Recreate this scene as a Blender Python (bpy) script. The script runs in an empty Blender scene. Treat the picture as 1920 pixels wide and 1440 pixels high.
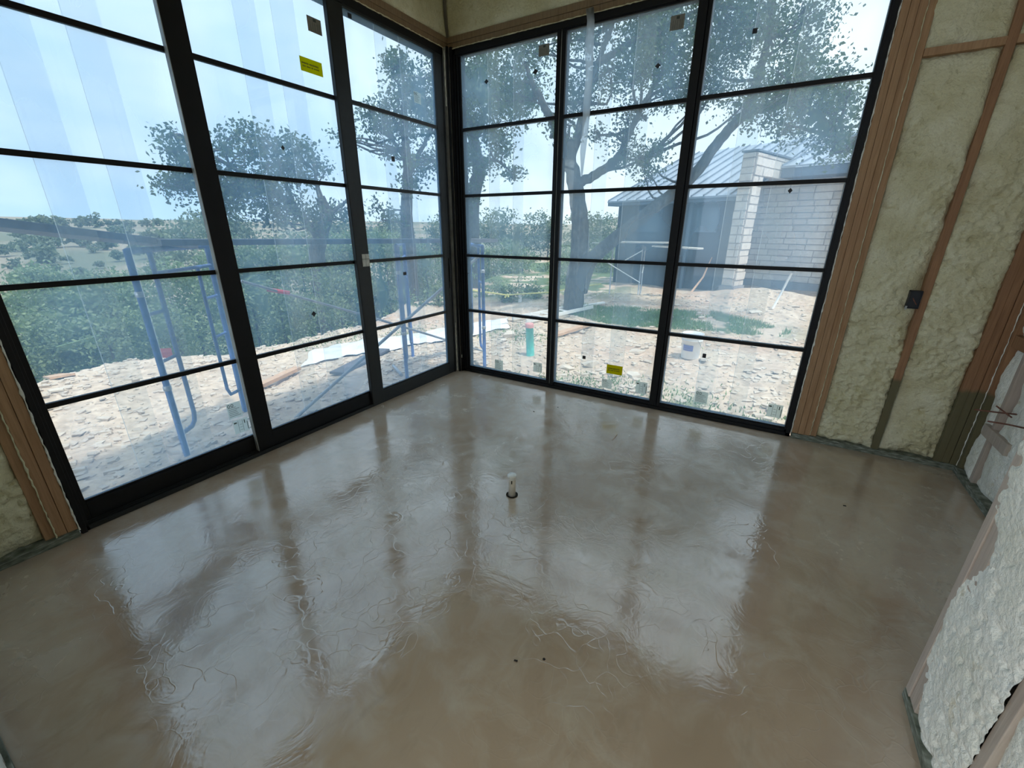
import bpy, bmesh, math, random
import numpy as np
from mathutils import Vector, Matrix, noise
random.seed(7); RS = np.random.RandomState(7)
C = bpy.context.scene.collection
SC = bpy.context.scene

# ------------------------------------------------------------------ camera
F = 792.708; YAW = 2.10774; PIT = 0.35195; ROL = 0.00402
CAM = np.array([2.833, -3.612, 1.5])
_f = np.array([math.cos(PIT)*math.cos(YAW), math.cos(PIT)*math.sin(YAW), -math.sin(PIT)])
_r = np.cross(_f, [0, 0, 1]); _r /= np.linalg.norm(_r); _u = np.cross(_r, _f)
_A = _r*math.cos(ROL)+_u*math.sin(ROL); _B = _u*math.cos(ROL)-_r*math.sin(ROL)
def ray(px, py): return _f+(px-960)/F*_A-(py-720)/F*_B
def PL(px, py, axis, val):
    d = ray(px, py); t = (val-CAM[axis])/d[axis]; return CAM+t*d
def G(px, py, z=-.25): return PL(px, py, 2, z)
def AT(px, py, dist):
    d = ray(px, py); return CAM+d/np.linalg.norm(d[:2])*dist
cam_d = bpy.data.cameras.new('camera'); cam = bpy.data.objects.new('camera', cam_d); C.objects.link(cam)
cam_d.sensor_width = 36; cam_d.lens = F/1920*36; cam_d.clip_end = 2000; cam_d.clip_start = .02
M = Matrix(((_A[0], _B[0], -_f[0], CAM[0]), (_A[1], _B[1], -_f[1], CAM[1]), (_A[2], _B[2], -_f[2], CAM[2]), (0, 0, 0, 1)))
cam.matrix_world = M; SC.camera = cam

# ------------------------------------------------------------------ world, sun, exposure
SC.view_settings.view_transform = 'Standard'; SC.view_settings.look = 'None'
SC.view_settings.exposure = 0.20; SC.view_settings.gamma = 1; SC.view_settings.use_curve_mapping = False
SC.cycles.use_denoising = True
SC.cycles.max_bounces = 5; SC.cycles.transparent_max_bounces = 12; SC.cycles.diffuse_bounces = 3; SC.cycles.glossy_bounces = 2; SC.cycles.transmission_bounces = 2
SC.cycles.use_adaptive_sampling = True; SC.cycles.adaptive_threshold = .05; SC.cycles.adaptive_min_samples = 32
SC.cycles.caustics_reflective = False; SC.cycles.caustics_refractive = False
SC.cycles.sample_clamp_indirect = 6
W = bpy.data.worlds.new('sky'); SC.world = W; W.use_nodes = True
nt = W.node_tree; nt.nodes.clear()
def N(t, typ, **k):
    n = t.nodes.new(typ)
    for a, b in k.items():
        if a.startswith('i_'): n.inputs[a[2:].replace('_', ' ')].default_value = b
        else: setattr(n, a, b)
    return n
tc = N(nt, 'ShaderNodeTexCoord'); sep = N(nt, 'ShaderNodeSeparateXYZ'); nt.links.new(tc.outputs['Generated'], sep.inputs[0])
r1 = N(nt, 'ShaderNodeValToRGB'); nt.links.new(sep.outputs['Z'], r1.inputs[0])
e = r1.color_ramp.elements; e[0].position = 0.0; e[0].color = (.50, .68, .88, 1); e[1].position = .75; e[1].color = (.60, .78, .96, 1)
x = e.new(.10); x.color = (.42, .60, .85, 1); x = e.new(.3); x.color = (.48, .67, .90, 1)
mp = N(nt, 'ShaderNodeMapping'); mp.inputs['Scale'].default_value = (1, 1, 2.2); nt.links.new(tc.outputs['Generated'], mp.inputs[0])
no = N(nt, 'ShaderNodeTexNoise'); no.inputs['Scale'].default_value = 2.6; no.inputs['Detail'].default_value = 4; no.inputs['Roughness'].default_value = .55
nt.links.new(mp.outputs[0], no.inputs['Vector'])
cr = N(nt, 'ShaderNodeValToRGB'); cr.color_ramp.elements[0].position = .40; cr.color_ramp.elements[1].position = .68
nt.links.new(no.outputs['Fac'], cr.inputs[0])
# haze: the cloud veil is thicker towards the sun's side of the sky
dt = N(nt, 'ShaderNodeVectorMath', operation='DOT_PRODUCT'); dt.inputs[1].default_value = (.62, .62, .48)
nt.links.new(tc.outputs['Generated'], dt.inputs[0])
ad = N(nt, 'ShaderNodeMath', operation='MULTIPLY_ADD'); ad.inputs[1].default_value = .55; ad.inputs[2].default_value = .22; nt.links.new(dt.outputs['Value'], ad.inputs[0])
ad2 = N(nt, 'ShaderNodeMath', operation='MULTIPLY_ADD'); ad2.inputs[1].default_value = .5; ad2.use_clamp = True
nt.links.new(cr.outputs[0], ad2.inputs[0]); nt.links.new(ad.outputs[0], ad2.inputs[2])
mx = N(nt, 'ShaderNodeMix', data_type='RGBA'); nt.links.new(ad2.outputs[0], mx.inputs[0]); nt.links.new(r1.outputs[0], mx.inputs[6]); mx.inputs[7].default_value = (.92, .98, 1.02, 1)
bg = N(nt, 'ShaderNodeBackground'); bg.inputs['Strength'].default_value = 1.42; nt.links.new(mx.outputs[2], bg.inputs[0])
wo = N(nt, 'ShaderNodeOutputWorld'); nt.links.new(bg.outputs[0], wo.inputs[0])

def lamp(name, typ, loc, direction, energy, color=(1, 1, 1), **k):
    d = bpy.data.lights.new(name, typ); d.energy = energy; d.color = color
    for a, b in k.items(): setattr(d, a, b)
    o = bpy.data.objects.new(name, d); C.objects.link(o); o.location = loc
    o.rotation_euler = Vector(direction).to_track_quat('-Z', 'Y').to_euler(); return o
SUN = Vector((.36, -.08, .93)).normalized()
lamp('sun', 'SUN', (0, 0, 20), -SUN, 3.3, (1, .90, .79), angle=math.radians(4))
# added area lights behind the camera, filling in for daylight from unseen openings
lamp('rear_fill', 'AREA', (1.2, -9.3, 1.7), (0, 1, 0), 38, (.93, .97, 1), shape='RECTANGLE', size=5.0, size_y=2.8)
lamp('side_fill', 'AREA', (-.6, -7.3, 1.7), (1, 1.1, .0), 85, (1, .98, .94), shape='RECTANGLE', size=3.0, size_y=2.6)

# ------------------------------------------------------------------ materials
def mat(name):
    m = bpy.data.materials.new(name); m.use_nodes = True; t = m.node_tree; t.nodes.clear()
    o = N(t, 'ShaderNodeOutputMaterial'); b = N(t, 'ShaderNodeBsdfPrincipled'); t.links.new(b.outputs[0], o.inputs[0]); return m, t, b
def ramp(t, src, stops):
    r = N(t, 'ShaderNodeValToRGB'); el = r.color_ramp.elements
    while len(el) < len(stops): el.new(.5)
    for q, (p, c) in zip(el, stops): q.position = p; q.color = (*c, 1)
    t.links.new(src, r.inputs[0]); return r.outputs[0]
def coords(t, scale=(1, 1, 1), kind='Object'):
    c = N(t, 'ShaderNodeTexCoord'); m = N(t, 'ShaderNodeMapping'); m.inputs['Scale'].default_value = scale
    t.links.new(c.outputs[kind], m.inputs[0]); return m.outputs[0]
def nz(t, vec, scale, detail=4, rough=.55, dist=0):
    n = N(t, 'ShaderNodeTexNoise'); n.inputs['Scale'].default_value = scale; n.inputs['Detail'].default_value = detail
    n.inputs['Roughness'].default_value = rough; n.inputs['Distortion'].default_value = dist; t.links.new(vec, n.inputs['Vector']); return n.outputs['Fac']
def bump(t, b, h, strength=.3, dist=.01):
    n = N(t, 'ShaderNodeBump'); n.inputs['Strength'].default_value = strength; n.inputs['Distance'].default_value = dist
    t.links.new(h, n.inputs['Height']); t.links.new(n.outputs[0], b.inputs['Normal']); return n
def mixc(t, fac, a, b, mode='MIX'):
    m = N(t, 'ShaderNodeMix', data_type='RGBA', blend_type=mode)
    for i, v in ((0, fac), (6, a), (7, b)):
        if hasattr(v, 'is_linked') or hasattr(v, 'links'): t.links.new(v, m.inputs[i])
        else: m.inputs[i].default_value = v if i == 0 else (*v, 1)
    return m.outputs[2]
def simple(name, col, rough=.6, metal=0, var=.12, scale=12, bmp=.0, spec=.5):
    m, t, b = mat(name); v = coords(t)
    f = nz(t, v, scale, 4)
    lo = tuple(c*(1-var) for c in col); hi = tuple(min(1, c*(1+var)) for c in col)
    t.links.new(ramp(t, f, [(.3, lo), (.7, hi)]), b.inputs['Base Color'])
    b.inputs['Roughness'].default_value = rough; b.inputs['Metallic'].default_value = metal; b.inputs['Specular IOR Level'].default_value = spec
    if bmp: bump(t, b, f, bmp)
    return m
def glass(name, tint, veil, vcol, refl=.06):
    m = bpy.data.materials.new(name); m.use_nodes = True; t = m.node_tree; t.nodes.clear()
    o = N(t, 'ShaderNodeOutputMaterial'); tr = N(t, 'ShaderNodeBsdfTransparent'); tr.inputs[0].default_value = (*tint, 1)
    tl = N(t, 'ShaderNodeBsdfTranslucent'); tl.inputs[0].default_value = (*vcol, 1)
    gl = N(t, 'ShaderNodeBsdfGlossy'); gl.inputs['Roughness'].default_value = .0; gl.inputs[0].default_value = (1, 1, 1, 1)
    a = N(t, 'ShaderNodeMixShader'); a.inputs[0].default_value = veil
    if refl:
        v = coords(t, (1, 1, .5)); n = nz(t, v, 3.5, 1, .6); mr = N(t, 'ShaderNodeMapRange'); mr.inputs[1].default_value = .3; mr.inputs[2].default_value = .75; mr.inputs[3].default_value = veil*.8; mr.inputs[4].default_value = veil*1.3
        t.links.new(n, mr.inputs[0]); t.links.new(mr.outputs[0], a.inputs[0])
    t.links.new(tr.outputs[0], a.inputs[1]); t.links.new(tl.outputs[0], a.inputs[2])
    fr = N(t, 'ShaderNodeFresnel'); fr.inputs['IOR'].default_value = 1.45
    gb = N(t, 'ShaderNodeNewGeometry'); sb = N(t, 'ShaderNodeMath', operation='SUBTRACT'); sb.inputs[0].default_value = 1; t.links.new(gb.outputs['Backfacing'], sb.inputs[1])
    fm = N(t, 'ShaderNodeMath', operation='MULTIPLY'); t.links.new(fr.outputs[0], fm.inputs[0]); t.links.new(sb.outputs[0], fm.inputs[1])
    c2 = N(t, 'ShaderNodeMixShader'); t.links.new(fm.outputs[0], c2.inputs[0]); t.links.new(a.outputs[0], c2.inputs[1]); t.links.new(gl.outputs[0], c2.inputs[2])
    t.links.new(c2.outputs[0] if refl else a.outputs[0], o.inputs[0]); return m
MAT = {}
# wood (studs)
def wood(name, c1, c2, green=None):
    m, t, b = mat(name); v = coords(t, (30, 30, 1.6)); v2 = coords(t, (3, 3, .7))
    g = nz(t, v, 3.0, 6, .6, .6); p = nz(t, v2, 2.0, 3)
    col = ramp(t, g, [(.3, c1), (.62, c2)])
    col = mixc(t, ramp(t, p, [(.45, (0, 0, 0)), (.75, (.35, .35, .35))]), col, (c1[0]*1.1, c1[1]*1.02, c1[2]*1.15))
    # knots
    vo = N(t, 'ShaderNodeTexVoronoi'); vo.inputs['Scale'].default_value = 1.0; t.links.new(coords(t, (9, 9, 3.2)), vo.inputs['Vector'])
    col = mixc(t, ramp(t, vo.outputs['Distance'], [(.05, (1, 1, 1)), (.085, (0, 0, 0))]), col, (.07, .035, .018))
    if green:
        gp = N(t, 'ShaderNodeSeparateXYZ'); t.links.new(coords(t), gp.inputs[0])
        wob = N(t, 'ShaderNodeMath', operation='MULTIPLY_ADD'); wob.inputs[1].default_value = .12; t.links.new(p, wob.inputs[0]); t.links.new(gp.outputs['Z'], wob.inputs[2])
        col = mixc(t, ramp(t, wob.outputs[0], [(green, (.85, .85, .85)), (green+.03, (0, 0, 0))]), col, (.105, .11, .055))
    t.links.new(col, b.inputs['Base Color']); b.inputs['Roughness'].default_value = .7
    bump(t, b, g, .25, .004); return m
MAT['wood'] = wood('stud_wood', (.33, .18, .085), (.46, .275, .145))
MAT['wood_green'] = wood('stained_wood', (.25, .125, .06), (.36, .19, .095), .60)
MAT['wood_pale'] = wood('pale_wood', (.40, .33, .27), (.52, .44, .37))
MAT['header'] = wood('header_wood', (.19, .12, .065), (.28, .19, .105))
m, t, b = mat('treated_plate'); f = nz(t, coords(t, (4, 4, 20)), 6, 5)
t.links.new(ramp(t, f, [(.3, (.07, .08, .055)), (.5, (.17, .185, .145)), (.7, (.34, .36, .31))]), b.inputs['Base Color']); b.inputs['Roughness'].default_value = .85; bump(t, b, f, .4, .006); MAT['plate'] = m
# spray foam
def foam_mat(name, lo, mid, hi, stain):
    m, t, b = mat(name); v = coords(t)
    big = nz(t, v, 5, 3, .6); fine = nz(t, v, 90, 2, .65)
    vo = N(t, 'ShaderNodeTexVoronoi'); vo.inputs['Scale'].default_value = 55; t.links.new(v, vo.inputs['Vector'])
    col = ramp(t, big, [(.3, lo), (.5, mid), (.72, hi)])
    st = nz(t, v, 11, 3, .7, .4)
    col = mixc(t, ramp(t, st, [(.60, (0, 0, 0)), (.72, (.6, .6, .6))]), col, stain)
    col = mixc(t, ramp(t, fine, [(.3, (.25, .25, .25)), (.5, (0, 0, 0))]), col, tuple(c*.7 for c in mid))
    t.links.new(col, b.inputs['Base Color']); b.inputs['Roughness'].default_value = .55; b.inputs['Specular IOR Level'].default_value = .3
    b.inputs['Subsurface Weight'].default_value = 0
    ma = N(t, 'ShaderNodeMath', operation='MULTIPLY_ADD'); ma.inputs[1].default_value = -.6; t.links.new(vo.outputs['Distance'], ma.inputs[0]); t.links.new(fine, ma.inputs[2])
    bump(t, b, ma.outputs[0], .8, .007); return m
MAT['foam'] = foam_mat('spray_foam_cream', (.62, .56, .34), (.72, .67, .45), (.82, .78, .58), (.52, .44, .20))
MAT['foam_white'] = foam_mat('spray_foam_white', (.82, .81, .71), (.89, .88, .80), (.94, .94, .88), (.62, .54, .36))
# concrete floor
m, t, b = mat('polished_wet_concrete'); v = coords(t)
n1 = nz(t, v, .9, 4, .6, .5); n2 = nz(t, v, 5, 4, .65, .8); n3 = nz(t, coords(t, (1, .35, 1)), 14, 3, .7)
col = ramp(t, n1, [(.32, (.39, .28, .195)), (.5, (.50, .38, .285)), (.68, (.55, .455, .365))])
col = mixc(t, ramp(t, n2, [(.45, (0, 0, 0)), (.8, (.55, .55, .55))]), col, (.62, .57, .48))
col = mixc(t, ramp(t, n3, [(.25, (.30, .30, .30)), (.45, (0, 0, 0))]), col, (.31, .24, .18))
vc = N(t, 'ShaderNodeTexVoronoi', feature='DISTANCE_TO_EDGE'); vc.inputs['Scale'].default_value = 7
wv = N(t, 'ShaderNodeVectorMath', operation='ADD'); nn = N(t, 'ShaderNodeTexNoise'); nn.inputs['Scale'].default_value = 5; nn.inputs['Detail'].default_value = 2; t.links.new(v, nn.inputs['Vector'])
sc_ = N(t, 'ShaderNodeVectorMath', operation='SCALE'); sc_.inputs['Scale'].default_value = .5; t.links.new(nn.outputs['Color'], sc_.inputs[0])
t.links.new(v, wv.inputs[0]); t.links.new(sc_.outputs[0], wv.inputs[1]); t.links.new(wv.outputs[0], vc.inputs['Vector'])
crk = ramp(t, vc.outputs['Distance'], [(.0, (1, 1, 1)), (.035, (0, 0, 0))])
crm = mixc(t, ramp(t, nz(t, v, 1.3, 3), [(.42, (0, 0, 0)), (.62, (1, 1, 1))]), (0, 0, 0), crk)
col = mixc(t, mixc(t, .10, (0, 0, 0), crm), col, (.55, .53, .48))
t.links.new(col, b.inputs['Base Color'])
rg = ramp(t, n2, [(.38, (.05, .05, .05)), (.62, (.32, .32, .32))])
rg2 = mixc(t, ramp(t, n1, [(.4, (0, 0, 0)), (.6, (1, 1, 1))]), (.12, .12, .12), rg)
t.links.new(rg2, b.inputs['Roughness']); b.inputs['IOR'].default_value = 2.3; b.inputs['Specular IOR Level'].default_value = .5
hh = N(t, 'ShaderNodeMath', operation='ADD'); t.links.new(n2, hh.inputs[0])
cs = N(t, 'ShaderNodeMath', operation='MULTIPLY'); cs.inputs[1].default_value = .2; t.links.new(crm, cs.inputs[0]); t.links.new(cs.outputs[0], hh.inputs[1])
bump(t, b, hh.outputs[0], .22, .008); MAT['floor'] = m
MAT['black'] = simple('black_aluminium', (.006, .006, .007), .5, 0, .2, 20, 0, .25)
MAT['graphite'] = simple('graphite_aluminium', (.018, .020, .021), .45, 0, .15, 20, 0, .3)
MAT['steel'] = simple('grey_steel', (.34, .35, .34), .5, .1, .3, 9)
MAT['white_pvc'] = simple('white_pvc', (.80, .76, .68), .4, 0, .08, 30)
MAT['cap'] = simple('cap_white', (.88, .89, .88), .4, 0, .04, 30)
MAT['dark'] = simple('dark_hole', (.02, .016, .012), .9, 0, .4, 40)
MAT['drywall_dust'] = simple('plaster_plain', (.62, .60, .52), .8)
MAT['rust'] = simple('rusty_iron', (.20, .085, .06), .8, .2, .3, 60, .3)
MAT['blue'] = simple('blue_scaffold_paint', (.055, .115, .31), .45, .1, .3, 14)
MAT['galv'] = simple('galvanised_tube', (.40, .42, .45), .45, .5, .15, 14)
MAT['plank'] = simple('weathered_plank', (.12, .12, .14), .8, 0, .3, 10, .2)
MAT['plank_white'] = simple('pale_plank', (.62, .60, .55), .8, 0, .2, 10, .2)
MAT['red'] = simple('red_tag', (.55, .06, .07), .5)
MAT['teal'] = simple('teal_pipe', (.10, .55, .46), .35, 0, .12, 20)
MAT['pinkcap'] = simple('pink_cap', (.80, .38, .36), .5)
MAT['bucket'] = simple('bucket_white', (.82, .83, .84), .35, 0, .05, 20)
MAT['bluelabel'] = simple('blue_label', (.14, .16, .42), .4, 0, .25, 60)
MAT['rope'] = simple('yellow_rope', (.75, .72, .25), .6)
MAT['sheet'] = simple('white_plastic_sheet', (.86, .88, .90), .35, 0, .05, 6, .5)
MAT['lumber'] = simple('reddish_lumber', (.60, .40, .27), .75, 0, .15, 16)  # even reddish tan for loose boards and wood scraps
MAT['green_metal'] = simple('green_tin', (.30, .45, .26), .5)
MAT['yellow'] = glass('yellow_sticker', (.45, .42, .02), .55, (.72, .66, .04), 0)
MAT['yellow_ink'] = simple('yellow_ink', (.12, .10, .01), .6)
MAT['label'] = glass('grey_label', (.62, .66, .62), .55, (.92, .95, .92), 0)
MAT['label_ink'] = simple('label_ink', (.05, .06, .05), .6)
MAT['label_dark'] = simple('backlit_label', (.22, .21, .18), .6, 0, .1, 60)
MAT['sq'] = simple('black_pad', (.012, .014, .02), .5)
MAT['paper'] = simple('paper_tag', (.55, .54, .50), .7, 0, .15, 40)
# glass: tinted clear sheet, faint reflection, blue haze painted in as a veil
MAT['glass'] = glass('hazy_glass', (.87, .94, .96), .31, (.32, .60, .90))
m = bpy.data.materials.new('clear_glass_face'); m.use_nodes = True; m.node_tree.nodes.clear(); o = N(m.node_tree, 'ShaderNodeOutputMaterial'); b = N(m.node_tree, 'ShaderNodeBsdfTransparent'); b.inputs[0].default_value = (.99, 1, .995, 1); m.node_tree.links.new(b.outputs[0], o.inputs[0]); MAT['clear'] = m
MAT['film'] = glass('film_strip', (.90, .92, .92), .12, (.72, .78, .80), 0)
MAT['film_edge'] = glass('film_edge', (.8, .8, .8), .5, (.9, .97, 1), 0)
MAT['tape'] = glass('plastic_strip', (.75, .8, .83), .42, (.85, .92, .97), 0)
# outdoor materials
def leafmat(name, c1, c2, c3):
    m, t, b = mat(name); g = N(t, 'ShaderNodeNewGeometry')
    t.links.new(ramp(t, g.outputs['Random Per Island'], [(0, c1), (.6, c2), (1, c3)]), b.inputs['Base Color'])
    b.inputs['Roughness'].default_value = .6
    tl = N(t, 'ShaderNodeBsdfTranslucent'); tl.inputs[0].default_value = (c3[0]*1.3, c3[1]*1.5, c3[2], 1)
    mxs = N(t, 'ShaderNodeMixShader'); mxs.inputs[0].default_value = .25
    out = [n for n in t.nodes if n.type == 'OUTPUT_MATERIAL'][0]
    t.links.new(b.outputs[0], mxs.inputs[1]); t.links.new(tl.outputs[0], mxs.inputs[2]); t.links.new(mxs.outputs[0], out.inputs[0]); return m
MAT['oakleaf'] = leafmat('oak_leaf', (.030, .048, .030), (.055, .085, .045), (.10, .14, .07))
MAT['bushleaf'] = leafmat('juniper_leaf', (.08, .12, .07), (.15, .21, .11), (.26, .33, .17))
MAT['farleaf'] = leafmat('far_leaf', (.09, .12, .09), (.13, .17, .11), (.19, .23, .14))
MAT['grass'] = leafmat('grass_blade', (.08, .15, .06), (.14, .26, .10), (.24, .36, .16))
m, t, b = mat('oak_bark'); v = coords(t, (1, 1, .4)); f = nz(t, v, 22, 6, .7)
t.links.new(ramp(t, f, [(.35, (.045, .045, .045)), (.6, (.12, .115, .105)), (.78, (.26, .25, .23))]), b.inputs['Base Color']); b.inputs['Roughness'].default_value = .9; bump(t, b, f, .8, .03); MAT['bark'] = m
def stone(name, a, b_, c):
    m, t, b = mat(name); v = coords(t); oi = N(t, 'ShaderNodeObjectInfo')
    f = nz(t, v, 9, 6, .65); k = ramp(t, f, [(.3, a), (.55, b_), (.8, c)])
    k = mixc(t, .35, k, ramp(t, oi.outputs['Random'], [(0, tuple(x*.72 for x in a)), (.5, b_), (1, c)]))
    t.links.new(k, b.inputs['Base Color']); b.inputs['Roughness'].default_value = .85; bump(t, b, f, .5, .02); return m
MAT['limestone'] = stone('limestone_block', (.60, .53, .46), (.78, .71, .64), (.92, .87, .80))
MAT['rock'] = stone('field_limestone', (.56, .47, .39), (.70, .61, .51), (.84, .78, .69))
MAT['mortar'] = simple('mortar', (.46, .41, .37), .9, 0, .1, 20)
MAT['roof'] = simple('standing_seam_metal', (.36, .42, .50), .4, .25, .06, 3)
MAT['seam'] = simple('roof_seam', (.22, .27, .34), .4, .3, .05, 3)
MAT['siding'] = simple('dark_siding', (.055, .06, .075), .7, 0, .15, 2)
MAT['fascia'] = simple('slate_fascia', (.13, .17, .23), .5, 0, .08, 2)
MAT['footing'] = simple('concrete_footing', (.34, .34, .36), .9, 0, .12, 4)
MAT['winglass'] = simple('far_window_glass', (.10, .13, .17), .08, 0, .3, 3, 0, .8)
# ground
m, t, b = mat('limestone_ground'); v = coords(t); at = N(t, 'ShaderNodeAttribute', attribute_name='gc')
f1 = nz(t, v, 1.6, 4, .62); f2 = nz(t, v, 14, 4, .7)
vo = N(t, 'ShaderNodeTexVoronoi'); vo.inputs['Scale'].default_value = 9; t.links.new(v, vo.inputs['Vector'])
k = mixc(t, .55, at.outputs['Color'], ramp(t, f2, [(.3, (.50, .44, .38)), (.5, (.95, .90, .84)), (.7, (1.25, 1.22, 1.18))]), 'MULTIPLY')
k = mixc(t, .35, k, ramp(t, f1, [(.35, (.72, .62, .55)), (.6, (1.1, 1.08, 1.04))]), 'MULTIPLY')
k = mixc(t, .25, k, ramp(t, vo.outputs['Color'], [(.2, (.6, .56, .52)), (.7, (1.3, 1.3, 1.25))]), 'MULTIPLY')
t.links.new(k, b.inputs['Base Color']); b.inputs['Roughness'].default_value = .95; b.inputs['Specular IOR Level'].default_value = .1
bump(t, b, f2, .5, .02); MAT['ground'] = m

# ------------------------------------------------------------------ mesh helpers
def link(o, parent=None):
    C.objects.link(o)
    if parent is not None:
        o.parent = parent; o.matrix_parent_inverse = Matrix.Translation(-Vector(parent_loc(parent)))
    return o
def parent_loc(p):
    l = Vector(p.location)
    return l
def tag(o, label=None, cat=None, group=None, kind=None):
    if label: o['label'] = label
    if cat: o['category'] = cat
    if group: o['group'] = group
    if kind: o['kind'] = kind
    return o
def mesh_np(name, verts, faces, mats, smooth=False, mi=None):
    me = bpy.data.meshes.new(name); verts = np.asarray(verts, dtype=np.float32); faces = np.asarray(faces, dtype=np.int32)
    k = faces.shape[1]; me.vertices.add(len(verts)); me.vertices.foreach_set('co', verts.ravel())
    me.loops.add(faces.size); me.loops.foreach_set('vertex_index', faces.ravel())
    me.polygons.add(len(faces)); me.polygons.foreach_set('loop_start', np.arange(0, faces.size, k, dtype=np.int32))
    me.polygons.foreach_set('use_smooth', np.full(len(faces), smooth))
    if mi is not None: me.polygons.foreach_set('material_index', np.asarray(mi, dtype=np.int32))
    for m_ in (mats if isinstance(mats, (list, tuple)) else [mats]): me.materials.append(MAT[m_])
    me.update(calc_edges=True); me.validate(); return me
class MB:
    """collects shapes for ONE mesh object, in world coordinates"""
    def __init__(s): s.v = []; s.f = []; s.m = []; s.sm = []
    def add(s, vs, fs, mi=0, sm=False):
        o = len(s.v); s.v += [tuple(map(float, p)) for p in vs]; s.f += [tuple(i+o for i in f) for f in fs]; s.m += [mi]*len(fs); s.sm += [sm]*len(fs); return s
    def box(s, a, b, mi=0):
        x0, y0, z0 = np.minimum(a, b); x1, y1, z1 = np.maximum(a, b)
        return s.add([(x0,y0,z0),(x1,y0,z0),(x1,y1,z0),(x0,y1,z0),(x0,y0,z1),(x1,y0,z1),(x1,y1,z1),(x0,y1,z1)],
                     [(3,2,1,0),(4,5,6,7),(0,1,5,4),(1,2,6,5),(2,3,7,6),(3,0,4,7)], mi)
    def obox(s, o, ux, uy, uz, mi=0, jit=0):
        o, ux, uy, uz = map(np.array, (o, ux, uy, uz)); vs = [o, o+ux, o+ux+uy, o+uy, o+uz, o+ux+uz, o+ux+uy+uz, o+uy+uz]
        if jit: vs = [p+RS.uniform(-jit, jit, 3) for p in vs]
        return s.add(vs, [(3,2,1,0),(4,5,6,7),(0,1,5,4),(1,2,6,5),(2,3,7,6),(3,0,4,7)], mi)
    def tube(s, pts, r, n=10, mi=0, cap=True):
        pts = [np.array(p, float) for p in pts]; rr = r if hasattr(r, '__len__') else [r]*len(pts)
        d0 = pts[1]-pts[0]; up = np.array([0, 0, 1.]) if abs(d0[2]) < .9*np.linalg.norm(d0) else np.array([1., 0, 0]); vs = []
        for i, p in enumerate(pts):
            d = pts[min(i+1, len(pts)-1)]-pts[max(i-1, 0)]; d = d/np.linalg.norm(d)
            a = np.cross(d, up); a /= np.linalg.norm(a); b = np.cross(a, d); up = b
            for k in range(n):
                w = 2*math.pi*k/n; vs.append(p+rr[i]*(a*math.cos(w)+b*math.sin(w)))
        fs = [(i*n+k, i*n+(k+1) % n, (i+1)*n+(k+1) % n, (i+1)*n+k) for i in range(len(pts)-1) for k in range(n)]
        s.add(vs, fs, mi, True)
        if cap: o = len(s.v)-len(vs); s.f += [tuple(o+k for k in range(n)), tuple(o+(len(pts)-1)*n+k for k in reversed(range(n)))]; s.m += [mi]*2; s.sm += [False]*2
        return s
    def lathe(s, c, prof, n=24, mi=0, ax=(0, 0, 1)):
        c = np.array(c, float); vs = []
        for r, z in prof:
            for k in range(n): w = 2*math.pi*k/n; vs.append(c+np.array([r*math.cos(w), r*math.sin(w), z]))
        fs = [(i*n+k, i*n+(k+1) % n, (i+1)*n+(k+1) % n, (i+1)*n+k) for i in range(len(prof)-1) for k in range(n)]
        s.add(vs, fs, mi, True); return s
    def build(s, name, mats, parent=None, loc=None, bevel=0):
        me = bpy.data.meshes.new(name); L = Vector(loc) if loc is not None else (Vector(parent_loc(parent)) if parent is not None else Vector((0, 0, 0)))
        me.from_pydata([tuple(Vector(p)-L) for p in s.v], [], s.f); me.polygons.foreach_set('material_index', s.m); me.polygons.foreach_set('use_smooth', s.sm)
        for m_ in (mats if isinstance(mats, (list, tuple)) else [mats]): me.materials.append(MAT[m_])
        me.update(); o = bpy.data.objects.new(name, me); C.objects.link(o); o.location = L
        if parent is not None: o.parent = parent; o.location = L-Vector(parent_loc(parent)) if not parent.parent else L-WL[parent.name]
        WL[o.name] = L
        if bevel:
            md = o.modifiers.new('bevel', 'BEVEL'); md.width = bevel; md.segments = 2; md.limit_method = 'ANGLE'
        return o
WL = {}
def parent_loc(p): return WL.get(p.name, Vector(p.location))
def empty(name, loc, label=None, cat=None, group=None, kind=None):
    o = bpy.data.objects.new(name, None); C.objects.link(o); o.location = Vector(loc); WL[o.name] = Vector(loc); o.empty_display_size = .1
    return tag(o, label, cat, group, kind)
def bx(name, a, b, m, parent=None, bevel=0, **k):
    o = MB().box(a, b).build(name, m, parent, loc=None if parent is not None else tuple((np.minimum(a, b)+np.maximum(a, b))/2*np.array([1, 1, 0])+np.array([0, 0, min(a[2], b[2])])), bevel=bevel)
    return tag(o, **k)
def place(name, me, parent=None, **k):   # numpy mesh in world coordinates
    o = bpy.data.objects.new(name, me); C.objects.link(o); WL[o.name] = Vector((0, 0, 0))
    if parent is not None:
        L = parent_loc(parent); me.transform(Matrix.Translation(-L)); o.parent = parent; WL[o.name] = L
    return tag(o, **k)
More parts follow.
